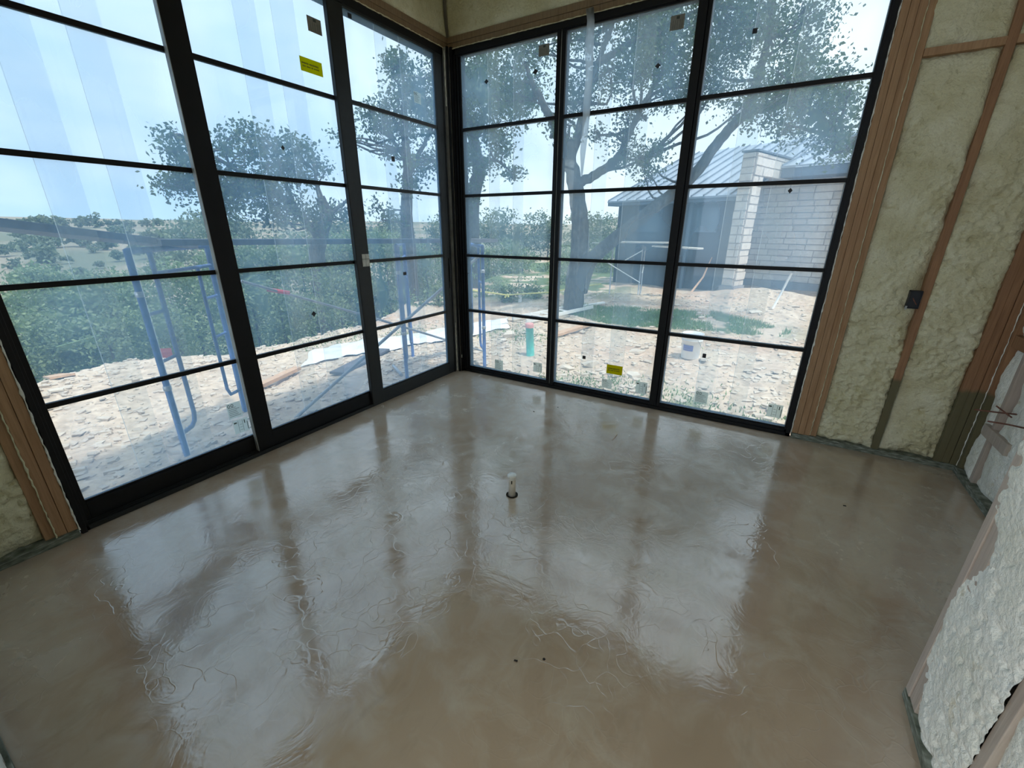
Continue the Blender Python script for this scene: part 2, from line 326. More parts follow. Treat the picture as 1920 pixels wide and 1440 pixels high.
# numpy noise
def _h(ix, iy, s):
    n = (ix.astype(np.int64)*374761393+iy.astype(np.int64)*668265263+s*1442695041) & 0x7fffffff
    n = ((n ^ (n >> 13))*1274126177) & 0x7fffffff; return ((n ^ (n >> 16)) & 0xffffff)/float(0xffffff)
def vn(x, y, s=0):
    ix = np.floor(x); iy = np.floor(y); fx = x-ix; fy = y-iy; fx = fx*fx*(3-2*fx); fy = fy*fy*(3-2*fy)
    return (_h(ix, iy, s)*(1-fx)+_h(ix+1, iy, s)*fx)*(1-fy)+(_h(ix, iy+1, s)*(1-fx)+_h(ix+1, iy+1, s)*fx)*fy
def fbm(x, y, s=0, o=4):
    r = 0; a = .5; tot = 0
    for i in range(o): r = r+a*vn(x*2**i+i*17.3, y*2**i-i*9.1, s+i); tot += a; a *= .5
    return r/tot
def cells(x, y, s=0):
    ix = np.floor(x); iy = np.floor(y); best = np.full(x.shape, 9.)
    for dx in (-1, 0, 1):
        for dy in (-1, 0, 1):
            cx = ix+dx+_h(ix+dx, iy+dy, s); cy = iy+dy+_h(ix+dx, iy+dy, s+5)
            best = np.minimum(best, (cx-x)**2+(cy-y)**2)
    return np.sqrt(best)

# ================================================================== SETTING: room
H = 3.62
def slab_box(name, a, b, m, **k): return bx(name, a, b, m, None, 0, **k)
fl = slab_box('floor', (-.03, -9.6, -.12), (4.6, .03, 0), 'floor', kind='structure', label='glossy tan concrete floor with wet looking reflections')
slab_box('slab_edge', (-.30, -3.9, -.5), (4.6, .30, -.12), 'footing', kind='structure')
slab_box('slab_edge', (-3.3, -9.6, -.5), (-.03, -3.69, -.0), 'floor', kind='structure')
slab_box('ceiling', (-.14, -3.8, H), (4.7, .2, H+.15), 'foam', kind='structure', label='spray foamed ceiling'); slab_box('ceiling', (-3.4, -9.7, H), (4.7, -3.8, H+.15), 'foam', kind='structure')

def foam_sheet(name, parent, U, n, org, u0, u1, z0, z1, step=.009, seed=1, matn='foam', amp=.03, base=-.020, pop=.020, trim=.004, fall=.030):
    """org + u*U + h*n ; foam bulges between studs, trimmed near the stud faces, ragged at the edges"""
    nu = max(3, int((u1-u0)/step)); nv = max(3, int((z1-z0)/step))
    u, z = np.meshgrid(np.linspace(u0, u1, nu), np.linspace(z0, z1, nv)); q = seed*13.7
    low = fbm(u*4+q, z*3, seed, 4)
    h = base+amp*(low-.5)*2.6+.010*np.clip((z-1.5)*1.2, -1, 1)
    e = np.minimum(u-u0, u1-u); e2 = np.minimum(z-z0, z1-z); ee = np.minimum(e, e2)
    h -= fall*np.exp(-ee/.022)*(.35+1.3*fbm(u*14+q, z*10, seed+9, 3))
    wx = u*1.0+.01*(vn(u*60, z*60, seed)-.5); d = cells(wx/.030+q, z/.028, seed); d2 = cells(wx/.058+q, z/.05, seed+3)
    pm = np.clip((fbm(u*2.5-q, z*1.7+q, seed+21, 3)-.33)*4, .15, 1)*np.clip(1.5-z*.28, .45, 1)
    h += pm*pop*(np.sqrt(np.clip(1-(d/.75)**2, 0, 1))+.9*np.sqrt(np.clip(1-(d2/.8)**2, 0, 1))-.6)+.0035*(fbm(u*70+q, z*70, seed+77, 3)-.5)
    hard = trim+.0025*fbm(u*30, z*9, seed+2, 3)
    h = np.where(h > hard, hard+(h-hard)*.12, h)
    pit = cells(u/.11+q, z/.13-q, seed+31); h -= .02*np.clip(1-pit/.10, 0, 1)
    P = np.array(org)[None, None, :]+u[..., None]*np.array(U)+h[..., None]*np.array(n)+np.array([0, 0, 1.])*z[..., None]
    idx = np.arange(nu*nv).reshape(nv, nu); a = idx[:-1, :-1].ravel(); b_ = idx[:-1, 1:].ravel(); c = idx[1:, 1:].ravel(); d_ = idx[1:, :-1].ravel()
    fs = np.stack([a, b_, c, d_], 1)
    if np.dot(np.cross(U, [0, 0, 1]), n) < 0: fs = fs[:, ::-1]
    return place(name, mesh_np(name, P.reshape(-1, 3), fs, matn, True), parent)
def bead(name, parent, pts, r=.006, seed=0, m='foam'):
    """a ragged line of squeezed-out foam"""
    rnd = random.Random(seed); P = []; R = []; pts = [np.array(p, float) for p in pts]
    for a, b_ in zip(pts[:-1], pts[1:]):
        k = max(2, int(np.linalg.norm(b_-a)/.02))
        for i in range(k): P.append(a+(b_-a)*i/k+np.array([rnd.uniform(-.002, .002) for _ in range(3)])); R.append(r*rnd.uniform(.4, 1.2)*(1.6 if rnd.random() < .03 else 1))
    P.append(pts[-1]); R.append(r*.5)
    return MB().tube(P, R, 6).build(name, m, parent)

# ---- wall_front: window wall in the plane y=0
wf = MB().box((-.14, .09, 2.985), (4.3, .14, H)).box((3.18, .09, 0), (4.3, .14, 2.99)).build('wall_front', 'drywall_dust', None, loc=(0, 0, 0)); tag(wf, kind='structure', label='foamed stud wall around the big window')
xs = [3.185, 3.224, 3.263, 3.302]
for i, x0 in enumerate(xs):
    off = (0, -.002, .004, .012)[i]
    bx('stud', (x0, off, .04), (x0+.0375, .09, 3.0), 'wood', wf, .0015)
bx('stud', (3.664, 0, .04), (3.704, .09, H), 'wood_green', wf, .002)
for x0, off in ((4.0, .0), (4.038, .003), (4.078, .0)): bx('stud', (x0, off, .04), (x0+.0372, .09, H), 'wood_green', wf, .0015)
bx('blocking', (3.34, .001, 2.41), (3.664, .09, 2.448), 'wood', wf, .0015); bx('blocking', (3.704, .001, 2.41), (4.0, .09, 2.448), 'wood', wf, .0015)
bx('base_plate', (3.185, -.012, 0), (4.115, .09, .04), 'plate', wf, .002)
bx('header_beam', (-.02, .0, 3.035), (3.34, .09, 3.08), 'header', wf, .002); bx('header_beam', (-.02, .006, 2.99), (3.34, .09, 3.034), 'header', wf, .002)
FU = (1, 0, 0); FN = (0, -1, 0)
foam_sheet('foam_panel', wf, FU, FN, (0, 0, 0), 3.335, 3.672, .035, 2.415, .008, 1)
foam_sheet('foam_panel', wf, FU, FN, (0, 0, 0), 3.335, 3.672, 2.44, H, .012, 5)
foam_sheet('foam_panel', wf, FU, FN, (0, 0, 0), 3.697, 4.008, .035, 2.415, .008, 2)
foam_sheet('foam_panel', wf, FU, FN, (0, 0, 0), 3.697, 4.008, 2.44, H, .012, 6)
foam_sheet('foam_panel', wf, FU, FN, (0, 0, 0), -.0, 3.345, 3.076, H, .016, 7, base=.0, pop=.003, amp=.02)
bead('foam_bead', wf, [(3.301, .001, .05), (3.301, .001, 2.95)], .0028, 3); bead('foam_bead', wf, [(3.181, .004, .03), (3.181, .004, 2.98)], .0045, 4, 'foam_white')
bead('foam_bead', wf, [(.04, -.002, 2.990), (3.1, -.002, 2.990)], .0045, 8)
# electrical box
eb = empty('outlet_box', tuple(PL(1716, 562, 1, -.004)), 'small black plastic outlet box set in the foam beside a stud', 'outlet box')
p = PL(1716, 562, 1, 0); x0, z0 = p[0], p[2]
k_ = MB().box((x0-.035, -.012, z0-.055), (x0-.031, .04, z0+.055)).box((x0+.021, -.012, z0-.055), (x0+.025, .04, z0+.055)).box((x0-.035, -.012, z0-.055), (x0+.025, .04, z0-.050)).box((x0-.035, -.012, z0+.050), (x0+.025, .04, z0+.055)).box((x0-.032, -.004, z0-.052), (x0+.022, .04, z0+.052))
k_.build('box_shell', 'sq', eb)
MB().tube([(x0-.02, .02, z0+.03), (x0-.01, -.012, z0), (x0+.012, -.004, z0-.03)], .003, 6).build('wire', 'rust', eb)
MB().box((x0-.040, -.014, z0-.062), (x0-.030, -.006, z0-.04)).build('bracket_clip', 'steel', eb)

# ---- wall_side: recess wall x=4.115, y 0 .. -2.06 ; return wall y=-2.06
ws = MB().box((4.20, -2.2, 0), (4.26, .14, H)).build('wall_side', 'drywall_dust', None, loc=(0, 0, 0)); tag(ws, kind='structure', label='foamed recess wall right of the window wall')
SU = (0, -1, 0); SN = (-1, 0, 0)
bx('stud', (4.115, -.038, .04), (4.20, .0, H), 'wood_green', ws, .0015)
for y0 in (-.235, -.62, -1.02, -1.42, -1.82): bx('stud', (4.119, y0, .04), (4.20, y0+.034, H), 'wood_pale', ws, .0015)
bx('base_plate', (4.10, -2.06, 0), (4.20, .0, .04), 'plate', ws, .002)
bx('blocking', (4.117, -.46, .86), (4.2, -.04, .93), 'wood_green', ws, .002)
b0 = PL(1843, 803, 0, 4.11); b1 = PL(1900, 812, 0, 4.11); bx('blocking', (4.108, b1[1], b0[2]-.035), (4.2, b0[1], b0[2]+.035), 'wood_pale', ws, .003)
yy = [-.045, -.235, -.62, -1.02, -1.42, -1.82, -2.06]
for i in range(6):
    a0 = -yy[i]+(.0 if i == 0 else .0); a1 = -yy[i+1]-.028
    foam_sheet('foam_panel', ws, SU, SN, (4.115, 0, 0), a0-.004, a1+.004, .03, .865 if i < 1 else H, .010, 20+i, 'foam_white', base=-.008)
    if i < 1: foam_sheet('foam_panel', ws, SU, SN, (4.115, 0, 0), a0-.004, a1+.004, .925, H, .010, 30+i, 'foam_white', base=-.008)
bead('foam_bead', ws, [(4.112, -.004, .03), (4.112, -.004, 2.8)], .003, 12, 'foam_white')
wr = MB().box((3.57, -2.22, 0), (4.26, -2.155, H)).build('wall_return', 'drywall_dust', None, loc=(0, 0, 0)); tag(wr, kind='structure')
foam_sheet('foam_panel', wr, (1, 0, 0), (0, 1, 0), (0, -2.075, 0), 3.52, 4.12, .0, H, .02, 40, 'foam_white')

# ---- wall_right: near wall x=3.48
wn = MB().box((3.57, -3.75, 0), (3.62, -2.155, H)).build('wall_right', 'drywall_dust', None, loc=(0, 0, 0)); tag(wn, kind='structure', label='near right stud wall packed with whitish spray foam')
bx('stud', (3.48, -2.098, .035), (3.57, -2.062, H), 'wood_pale', wn, .002); bx('stud', (3.484, -2.155, .035), (3.57, -2.10, H), 'wood_pale', wn, .002)
for y0 in (-2.486, -2.89, -3.29, -3.69): bx('stud', (3.482, y0, .04), (3.57, y0+.038, H), 'wood_pale', wn, .002)
bx('base_plate', (3.478, -3.75, 0), (3.57, -2.062, .035), 'plate', wn, .002)
yn = [-2.060, -2.486, -2.89, -3.29, -3.69]
for i in range(4): foam_sheet('foam_panel', wn, SU, SN, (3.478, 0, 0), -yn[i]-.004, -yn[i+1]-.032, .025, H if i == 0 else 2.0, .007, 50+i, 'foam_white', base=.005 if i == 0 else -.002, amp=.022, pop=.010, fall=.011)
# ---- wall_left: x=0 plane, left of the sliding door, and above
wl = MB().box((-.14, -3.75, 0), (-.09, -3.215, H)).box((-.14, -3.75, 2.985), (-.09, .14, H)).build('wall_left', 'drywall_dust', None, loc=(0, 0, 0)); tag(wl, kind='structure', label='foamed stud wall around the sliding door')
for i, y0 in enumerate((-3.258, -3.297, -3.336)): bx('stud', ((0, -.002, -.012)[i], y0, .04), (-.09, y0+.0375, 3.0), 'wood', wl, .0015)
bx('stud', (0, -3.70, .04), (-.09, -3.66, H), 'wood', wl, .0015); bx('base_plate', (.012, -3.69, 0), (-.09, -3.22, .04), 'plate', wl, .002)
bx('header_beam', (0, -3.3, 3.035), (-.09, .0, 3.08), 'header', wl, .002); bx('header_beam', (-.006, -3.3, 2.99), (-.09, .0, 3.034), 'header', wl, .002)
foam_sheet('foam_panel', wl, (0, 1, 0), (1, 0, 0), (0, 0, 0), -3.67, -3.328, .03, 2.99, .008, 60, 'foam', base=-.010)
foam_sheet('foam_panel', wl, (0, 1, 0), (1, 0, 0), (0, 0, 0), -3.66, .0, 3.076, H, .016, 61, base=.0, pop=.003, amp=.02)
bead('foam_bead', wl, [(.003, -3.2175, .03), (.003, -3.2175, 2.95)], .0042, 14, 'foam_white'); bead('foam_bead', wl, [(.004, -3.3, .03), (.004, -3.3, 2.7)], .0035, 15)
bead('foam_bead', wl, [(.002, -.06, 2.990), (.002, -3.1, 2.990)], .0045, 16)
# ---- wall_rear: y=-3.69 piece left of the opening in which the camera stands
wb = MB().box((-.14, -3.86, 0), (1.75, -3.78, H)).build('wall_rear', 'drywall_dust', None, loc=(0, 0, 0)); tag(wb, kind='structure', label='foamed rear wall piece at the lower left')
bx('base_plate', (0, -3.78, 0), (1.75, -3.69, .04), 'plate', wb, .002)
for x0 in (.35, .75, 1.15, 1.55, 1.71): bx('stud', (x0, -3.78, .04), (x0+.038, -3.70, H), 'wood_pale', wb, .002)
for i, (a0, a1) in enumerate(((.0, .355), (.385, .755), (.785, 1.155), (1.185, 1.555), (1.585, 1.715))):
    foam_sheet('foam_panel', wb, (1, 0, 0), (0, 1, 0), (0, -3.70, 0), a0, a1, .03, H if i < 1 else 2.6, .010, 70+i, 'foam_white', base=.006)
bx('wall_far', (-3.4, -9.8, 0), (-2.2, -9.6, H), 'foam', None, kind='structure'); bx('wall_far', (3.9, -9.8, 0), (4.7, -9.6, H), 'foam', None, kind='structure')
bx('wall_far', (4.5, -9.6, 0), (4.7, -3.75, H), 'foam', None, kind='structure'); bx('wall_far', (3.62, -3.9, 0), (4.7, -3.75, H), 'foam', None, kind='structure')

def pane_(mb, face, parent):   # the room-side face carries the painted haze and the reflection, the others are clear
    mb.m = [1]*6; mb.m[face] = 0; return mb.build('pane', ['glass', 'clear'], parent)
# ================================================================== window_1 (right) : plane y=0
ZM = [2.357, 1.797, 1.243, .683]; ZT = 2.930
w1 = empty('window_1', (1.6, 0, 0), 'black framed window wall, three columns of five panes, facing the yard', None, None, 'structure')
X0, X1, ZB = .058, 3.176, .062
fr = MB()
fr.box((X0, .0, 0), (X1, .09, .028)).box((X0, .012, .028), (X1, .09, .05)).box((X0, .025, .05), (X1, .08, ZB))
fr.box((X0, .0, ZT+.012), (X1, .09, 2.985)).box((X0, .012, ZT), (X1, .08, ZT+.012))
fr.box((X0, .0, .0), (X0+.022, .09, 2.985)).box((X0+.03, .006, 0), (X0+.045, .09, 2.985)).box((X0, .02, 0), (.124, .09, 2.985))
fr.box((3.134, .012, 0), (X1, .09, 2.985)).box((3.146, .0, 0), (X1, .09, 2.985))
fr.build('frame', 'black', w1, bevel=.0015)
cols = [(.124, 1.074), (1.152, 2.100), (2.190, 3.134)]
mu = MB().box((1.074, .006, .03), (1.106, .085, 2.98)).box((1.116, .006, .03), (1.152, .085, 2.98)).box((1.1, .03, .03), (1.12, .085, 2.98)); mu.build('mullion', 'black', w1, bevel=.002)
MB().box((1.1085, .012, .03), (1.1135, .03, 2.98)).build('mullion_gasket', 'steel', w1)
mu = MB().box((2.100, .006, .03), (2.160, .085, 2.98)).box((2.166, .004, .03), (2.190, .085, 2.98)).box((2.15, .03, .03), (2.18, .085, 2.98)); mu.build('mullion', 'black', w1, bevel=.002)
for (a, b_) in cols:
    for i, z in enumerate(ZM):
        MB().box((a, .006, z-.013), (b_, .026, z+.013)).box((a, .044, z-.011), (b_, .056, z+.011)).build('muntin', 'black', w1, bevel=.002)
    zz = [ZT]+ZM+[ZB]
    for i in range(5):
        pane_(MB().box((a, .030, zz[i+1]), (b_, .0345, zz[i])), 2, w1)
def film(parent, axis, c0, c1, z0, z1, pl):
    f4 = [(0, 1, 2, 3)]
    for n_, a_, b2, d_, m_ in (('film_strip', c0, c1, .0, 'film'), ('film_seam', c0, c0+.0028, .001, 'film_edge')):
        q = [(a_, pl+d_, z0), (b2, pl+d_, z0), (b2, pl+d_, z1), (a_, pl+d_, z1)] if axis == 'x' else [(pl-d_, a_, z0), (pl-d_, b2, z0), (pl-d_, b2, z1), (pl-d_, a_, z1)]
        MB().add(q, f4).build(n_, m_, parent)
for c0, wd in ((.402, .12), (.662, .11), (1.424, .12), (1.695, .14), (2.458, .13), (2.722, .12)): film(w1, 'x', c0, c0+wd, ZB, ZT, .037)

# ================================================================== sliding door (left), plane x=0
d1 = empty('door_1', (0, -1.68, 0), 'black framed sliding glass door of three tall panels', None, None, 'structure')
Y0, Y1 = -3.212, -.072
fr = MB().box((.0, Y0, 2.935), (-.12, Y1, 2.985)).box((-.01, Y0, 2.92), (-.12, Y1, 2.936)).box((.0, Y0, 0), (-.12, Y0+.022, 2.985)).box((-.012, Y0, 0), (-.12, Y0+.035, 2.985)).box((.0, Y1-.02, 0), (-.12, Y1, 2.985))
fr.build('frame', 'black', d1, bevel=.0015)
sill = MB().box((-.012, Y0, 0), (-.13, Y1, .012)).box((-.012, Y0, .012), (-.02, Y1, .026)).box((-.034, Y0, .012), (-.039, Y1, .030)).box((-.05, Y0, .012), (-.056, Y1, .034))
sill.build('sill_track', 'graphite', d1, bevel=.001)
ZML = [2.362, 1.800, 1.246, .683]
def panel(ya, yb, sl, sr, xf, m, yg0, yg1, rail_z=.145, top=2.92):
    """one sash: outer extents ya..yb, glass yg0..yg1, front face at x=xf"""
    d = .040; sp = MB().box((xf, ya, .02), (xf-d, yg0, 2.93)).box((xf, yg1, .02), (xf-d, yb, 2.93)); sp.build('stile', m, d1, bevel=.002)
    MB().box((xf-.002, yg0, .02), (xf-d, yg1, rail_z-.012)).box((xf-.010, yg0, rail_z-.012), (xf-d+.005, yg1, rail_z)).build('bottom_rail', m, d1, bevel=.002)
    MB().box((xf-.002, yg0, top), (xf-d, yg1, 2.94)).build('top_rail', m, d1)
    for z in ZML: MB().box((xf-.004, yg0, z-.013), (xf-.016, yg1, z+.013)).box((xf-.026, yg0, z-.011), (xf-.036, yg1, z+.011)).build('muntin', m, d1, bevel=.002)
    zz = [top]+ZML+[rail_z]
    for i in range(5): pane_(MB().box((xf-.019, yg0, zz[i+1]), (xf-.023, yg1, zz[i])), 3, d1)
panel(-3.19, -2.20, 0, 0, -.055, 'black', -3.150, -2.205)
panel(-2.265, -1.20, 0, 0, -.026, 'black', -2.150, -1.20)
panel(-1.255, -.094, 0, 0, -.002, 'graphite', -1.130, -.182, .130)
bx('stile_edge', (-.027, -2.268, .03), (-.060, -2.264, 2.93), 'steel', d1); bx('stile_edge', (-.004, -1.259, .03), (-.03, -1.255, 2.93), 'graphite', d1)
for c0, wd, pl in ((-2.893, .14, -.081), (-2.640, .14, -.081), (-1.868, .135, -.052), (-1.632, .16, -.052), (-.836, .12, -.028), (-.585, .10, -.028)): film(d1, 'y', c0, c0+wd, .15, 2.92, pl)
# door handle hardware near the corner
MB().box((.004, -.12, .92), (-.004, -.104, 1.22)).box((.012, -.118, .98), (.004, -.106, 1.16)).build('lock_plate', 'graphite', d1, bevel=.001)
# corner post
cp = empty('corner_post', (0, 0, 0), 'grey steel corner post between door and window', None, None, 'structure')
MB().box((-.07, -.045, 0), (.028, .085, 3.0)).build('post_shaft', 'steel', cp, bevel=.004)
MB().box((.02, -.052, 0), (.034, -.030, 3.0)).build('post_gasket', 'black', cp); MB().box((.034, -.02, 0), (.056, .01, 3.0)).build('post_gasket', 'black', cp)
bead('foam_bead', cp, [(.006, -.060, .01), (.008, -.060, .55)], .006, 20, 'foam_white'); bead('foam_bead', cp, [(.045, -.012, .01), (.045, -.016, .2)], .005, 21, 'foam_white')
bead('foam_bead', cp, [(.010, -.062, 2.55), (.010, -.06, 2.97)], .005, 22, 'foam_white'); bead('foam_bead', cp, [(.046, -.008, 2.75), (.046, -.008, 2.97)], .004, 23, 'foam_white')

# ---- stickers: each on its pane plane
def sticker(px0, py0, px1, py1, kind, parent, name='sticker'):
    right = parent is w1; ax = 1 if right else 0; cxp, cyp = (px0+px1)/2, (py0+py1)/2
    if right: pl = .0285
    else:
        yq = PL(cxp, cyp, 0, -.03)[1]; pl = -.0725 if yq < -2.2 else (-.0435 if yq < -1.2 else -.0195)
    c = PL(cxp, cyp, ax, pl); l = PL(px0, cyp, ax, pl); r = PL(px1, cyp, ax, pl); tp = PL(cxp, py0, ax, pl); bt = PL(cxp, py1, ax, pl)
    w = abs(np.linalg.norm((r-l)[:2])); h = abs(tp[2]-bt[2])
    U = np.array([1, 0, 0.]) if right else np.array([0, 1, 0.]); Nn = np.array([0, -1, 0.]) if right else np.array([1, 0, 0.])
    Z = np.array([0, 0, 1.])
    def quad(mb, u0, u1, v0, v1, d, mi): # fractions of w,h from centre
        o = c+U*w*u0+Z*h*v0+Nn*d; mb.obox(o, U*w*(u1-u0), Z*h*(v1-v0), Nn*.0002, mi)
    mb = MB()
    if kind == 'sq' or kind == 'diamond':
        if kind == 'sq': quad(mb, -.5, .5, -.5, .5, .0003, 0)
        else:
            o = c-Z*h*.5; mb.obox(o, U*w*.5+Z*h*.5, -U*w*.5+Z*h*.5, Nn*.0004, 0)
        return mb.build('spacer_pad', 'sq', parent)
    if kind == 'yellow':
        quad(mb, -.5, .5, -.5, .5, .0003, 0)
        x = -.42
        for wd in (.06, .05, .06, .04, .05, .04, -.03, .05, .04, .05, .04, .06, .04, .05, .05, .04):
            if wd > 0: quad(mb, x, x+wd-.012, .02+random.uniform(0, .02), .15, .0006, 1)
            x += abs(wd)
        x = -.40
        for wd in (.05, .05, .04, -.04, .05, .05, .04, .04, -.03, .05, .04, -.03, .05, .04, .05, .04, .05):
            if wd > 0: quad(mb, x, x+wd-.012, -.17, -.05-random.uniform(0, .02), .0006, 1)
            x += abs(wd)
        return mb.build('warning_sticker', ['yellow', 'yellow_ink'], parent)
    m0 = 'label_dark' if kind == 'dark' else 'label'
    quad(mb, -.5, .5, -.5, .5, .0003, 0)
    if kind in ('label', 'tall'):
        for s_ in (-.36, -.12):   # round mark and letter at the head
            n = 8
            for k in range(n):
                w0 = 2*math.pi*k/n; quad(mb, s_+.08*math.cos(w0)-.025, s_+.08*math.cos(w0)+.025, .33+.08*math.sin(w0)-.025, .33+.08*math.sin(w0)+.025, .0006, 1)
        for r_ in (.18, .07, -.04, -.15, -.26, -.37): quad(mb, -.42, random.uniform(.1, .42), r_, r_+.025, .0006, 1)
    elif kind == 'grid':
        for c_ in (-.18, .12): quad(mb, c_, c_+.02, -.42, .42, .0006, 1)
        quad(mb, .24, .30, .12, .38, .0006, 1); quad(mb, -.45, -.25, .26, .36, .0006, 1)
        for r_ in (-.3, -.1, .1): quad(mb, -.1, .08, r_, r_+.02, .0006, 1)
        quad(mb, .42, .46, -.4, .2, .0006, 1)
    elif kind == 'dark':
        quad(mb, -.08, .14, .22, .42, .0006, 1)
        for c_ in (-.3, -.15, .0, .2, .33): quad(mb, c_, c_+.02, -.4, .15, .0006, 1)
    return mb.build('product_label', [m0, 'label_ink'], parent)
for a in ((1257,28,1283,56,'dark'),(1010,83,1030,105,'dark'),(928,675,943,694,'label'),(1000,680,1016,698,'grid'),(1128,711,1147,728,'label'),(1192,716,1213,738,'grid'),(1303,734,1327,756,'label'),(1438,758,1467,783,'grid'),
          (1137,685,1167,702,'yellow'),(999,129,1009,140,'diamond'),(908,148,916,158,'diamond'),(1228,118,1239,129,'diamond'),(1411,53,1420,63,'sq'),(1477,352,1486,363,'diamond'),(1092,667,1098,673,'sq'),(1317,663,1324,671,'sq')):
    sticker(*a, w1)
for a in ((577,34,602,62,'dark'),(564,112,604,138,'yellow'),(776,173,789,194,'label'),(426,754,454,784,'label'),(438,785,467,811,'grid'),(527,272,534,282,'diamond'),(734,293,740,303,'sq'),(584,583,593,594,'diamond'),(756,510,762,516,'sq'),(692,722,699,728,'sq'),(652,25,659,34,'sq'),(481,800,487,808,'sq')):
    sticker(*a, d1)
p = PL(686, 488, 0, 0); MB().box((.0015, p[1]-.035, p[2]-.048), (-.0005, p[1]+.035, p[2]+.048)).box((.0019, p[1]-.002, p[2]-.048), (.0012, p[1]+.0, p[2]+.048), 1).box((.0019, p[1]-.035, p[2]+.008), (.0012, p[1]+.035, p[2]+.011), 1).build('paper_tag', ['paper', 'label_ink'], d1)

# ---- hanging strip of clear plastic tape
pts = [PL(a, b_, 1, -.015) for a, b_ in ((1107, 16), (1109, 40), (1106, 90), (1106, 140), (1102, 190), (1099, 240), (1094, 285), (1092, 330))]
wds = [.030, .026, .034, .030, .034, .026, .022, .006]; mb = MB(); vs = []
for i, (p, w) in enumerate(zip(pts, wds)):
    tw = .25*math.sin(i*1.3); vs += [(p[0]-w, p[1]-.012-w*tw, p[2]), (p[0], p[1]-.018, p[2]-.002), (p[0]+w, p[1]-.012+w*tw, p[2])]
mb.add(vs, [(i*3+k, i*3+k+1, i*3+k+4, i*3+k+3) for i in range(len(pts)-1) for k in range(2)], 0, True)
tp = mb.build('plastic_strip', 'tape', None, loc=tuple(pts[0])); tp.modifiers.new('s', 'SOLIDIFY').thickness = .0008
tag(tp, 'loose strip of clear plastic hanging from the header over the window', 'plastic strip')

# ---- pipe stub in the floor
c = G(960, 928, 0)
pp = empty('pipe_stub', tuple(c), 'short white capped plastic pipe standing in the middle of the concrete floor', 'pipe')
MB().lathe(c, [(.0, .0), (.022, .0), (.022, .128)], 24).build('pipe', 'white_pvc', pp)
MB().lathe(c, [(.022, .112), (.0245, .116), (.026, .128), (.0275, .130), (.0275, .138), (.025, .141), (.0, .1415)], 24).build('cap', 'cap', pp)
MB().lathe(c, [(.019, .0006), (.034, .0008), (.036, .004), (.033, .0012), (.019, .002)], 20).build('sleeve_gap', 'dark', pp)
MB().box(c+np.array([.008, -.0245, .092]), c+np.array([.014, -.0215, .112])).build('tape_scrap', 'dark', pp)
c = G(1020, 1236, 0)
MB().lathe(c, [(.0, .001), (.0052, .001), (.0055, .0004), (.0, .0002)], 14).build('floor_hole', 'dark', None, loc=tuple(c))
tag(bpy.data.objects['floor_hole'], 'small round black hole drilled in the concrete floor nearest the viewer', 'hole')
for i, (px, py, w_, txt) in enumerate(((967, 1240, .006, 'dark speck of debris on the floor just left of the drilled hole'), (1001, 772, .006, 'tiny dark crumb on the floor in front of the second window column'), (1046, 764, .005, 'smallest dark crumb on the floor near the window sill'),
        (1237, 805, .005, 'pale crumb on the floor in front of the third window column'), (1584, 949, .007, 'dark splinter on the shaded floor at the right'))):
    c = G(px, py, 0); mb = MB(); mb.obox(c-np.array([w_, w_*.5, 0]), (w_*2, w_*.6, 0), (-w_*.3, w_, 0), (0, 0, .003), 0, .0012)
    o = mb.build('floor_crumb', 'dark' if i != 3 else 'cap', None, loc=tuple(c)); tag(o, txt, 'debris')
a, b_ = G(1148, 826, 0), G(1157, 815, 0); o = MB().tube([a+[0, 0, .002], (a+b_)/2+[.002, 0, .005], b_+[0, 0, .002]], .0018, 6).build('straw_sliver', 'lumber', None, loc=tuple(a)); tag(o, 'thin straw coloured sliver lying on the floor before the window', 'debris')
# ---- rusty rods sticking out of the recess wall
def rod(pts, r, label):
    mb = MB()
    for q in pts: mb.tube(q, r, 7)
    o = mb.build('rusty_rod', 'rust', None, loc=tuple(pts[0][0])); tag(o, label, 'metal rod')
A_ = lambda px, py, x: PL(px, py, 0, x)
rod([[A_(1828, 768, 4.03), A_(1868, 773, 4.07), A_(1906, 777, 4.115)]], .0045, 'upper rusty rod poking out of the foam in the right recess')
rod([[A_(1868, 761, 4.04), A_(1897, 783, 4.09)], ], .004, 'short rusty rod crossing over the upper rod in the recess')
rod([[A_(1853, 790, 4.05), A_(1890, 796, 4.07), A_(1935, 806, 4.09)]], .0045, 'lower rusty rod poking out above the pale wood block')
# ================================================================== OUTDOORS
# ---- terrain on a polar grid round the house
def terr(x, y):
    s = np.maximum(0, -(x+4.7)-.30*np.maximum(0, y-2.5)+.25*np.maximum(0, -y-2.3)+.8*(vn(x*.8+3, y*.8, 4)-.5))
    z = -.27-.06*np.clip(-x-1, 0, 3)+.22*(fbm(x*.5, y*.5, 2)-.5)+.10*(fbm(x*2.2, y*2.2, 8)-.5)+.045*(fbm(x*8, y*8, 9)-.5)
    drop = 2.8*(1-np.exp(-s/4.5))+.075*np.clip(s-2, 0, 60)
    r = np.hypot(x-2.8, y+3.6)
    far = np.clip((r-70)/300, 0, 1.3); rise = 11.5*far**.9+5*(fbm(x*.010+7, y*.010, 5, 3)-.5)*np.clip((r-60)/80, 0, 1)
    m = np.exp(-(((x+4.3)/1.2)**2+((y+1.9)/1.6)**2)); z = z+.18*m
    m2 = np.exp(-(((x-2.6)/1.4)**2+((y-9.6)/.7)**2)); z = z+.30*m2
    near = (np.abs(x-2) < 2.6) & (y < .4) & (y > -4.2)
    z = z-drop+rise; return z
th = np.linspace(math.radians(38), math.radians(218), 520); rr = 2.6*(640/2.6)**(np.linspace(0, 1, 330)**1.12)
T, R_ = np.meshgrid(th, rr); X = 2.833+R_*np.cos(T); Y = -3.612+R_*np.sin(T); Z = terr(X, Y)
Z = np.where((X > -.25) & (Y < .25), np.minimum(Z, -.55), Z)
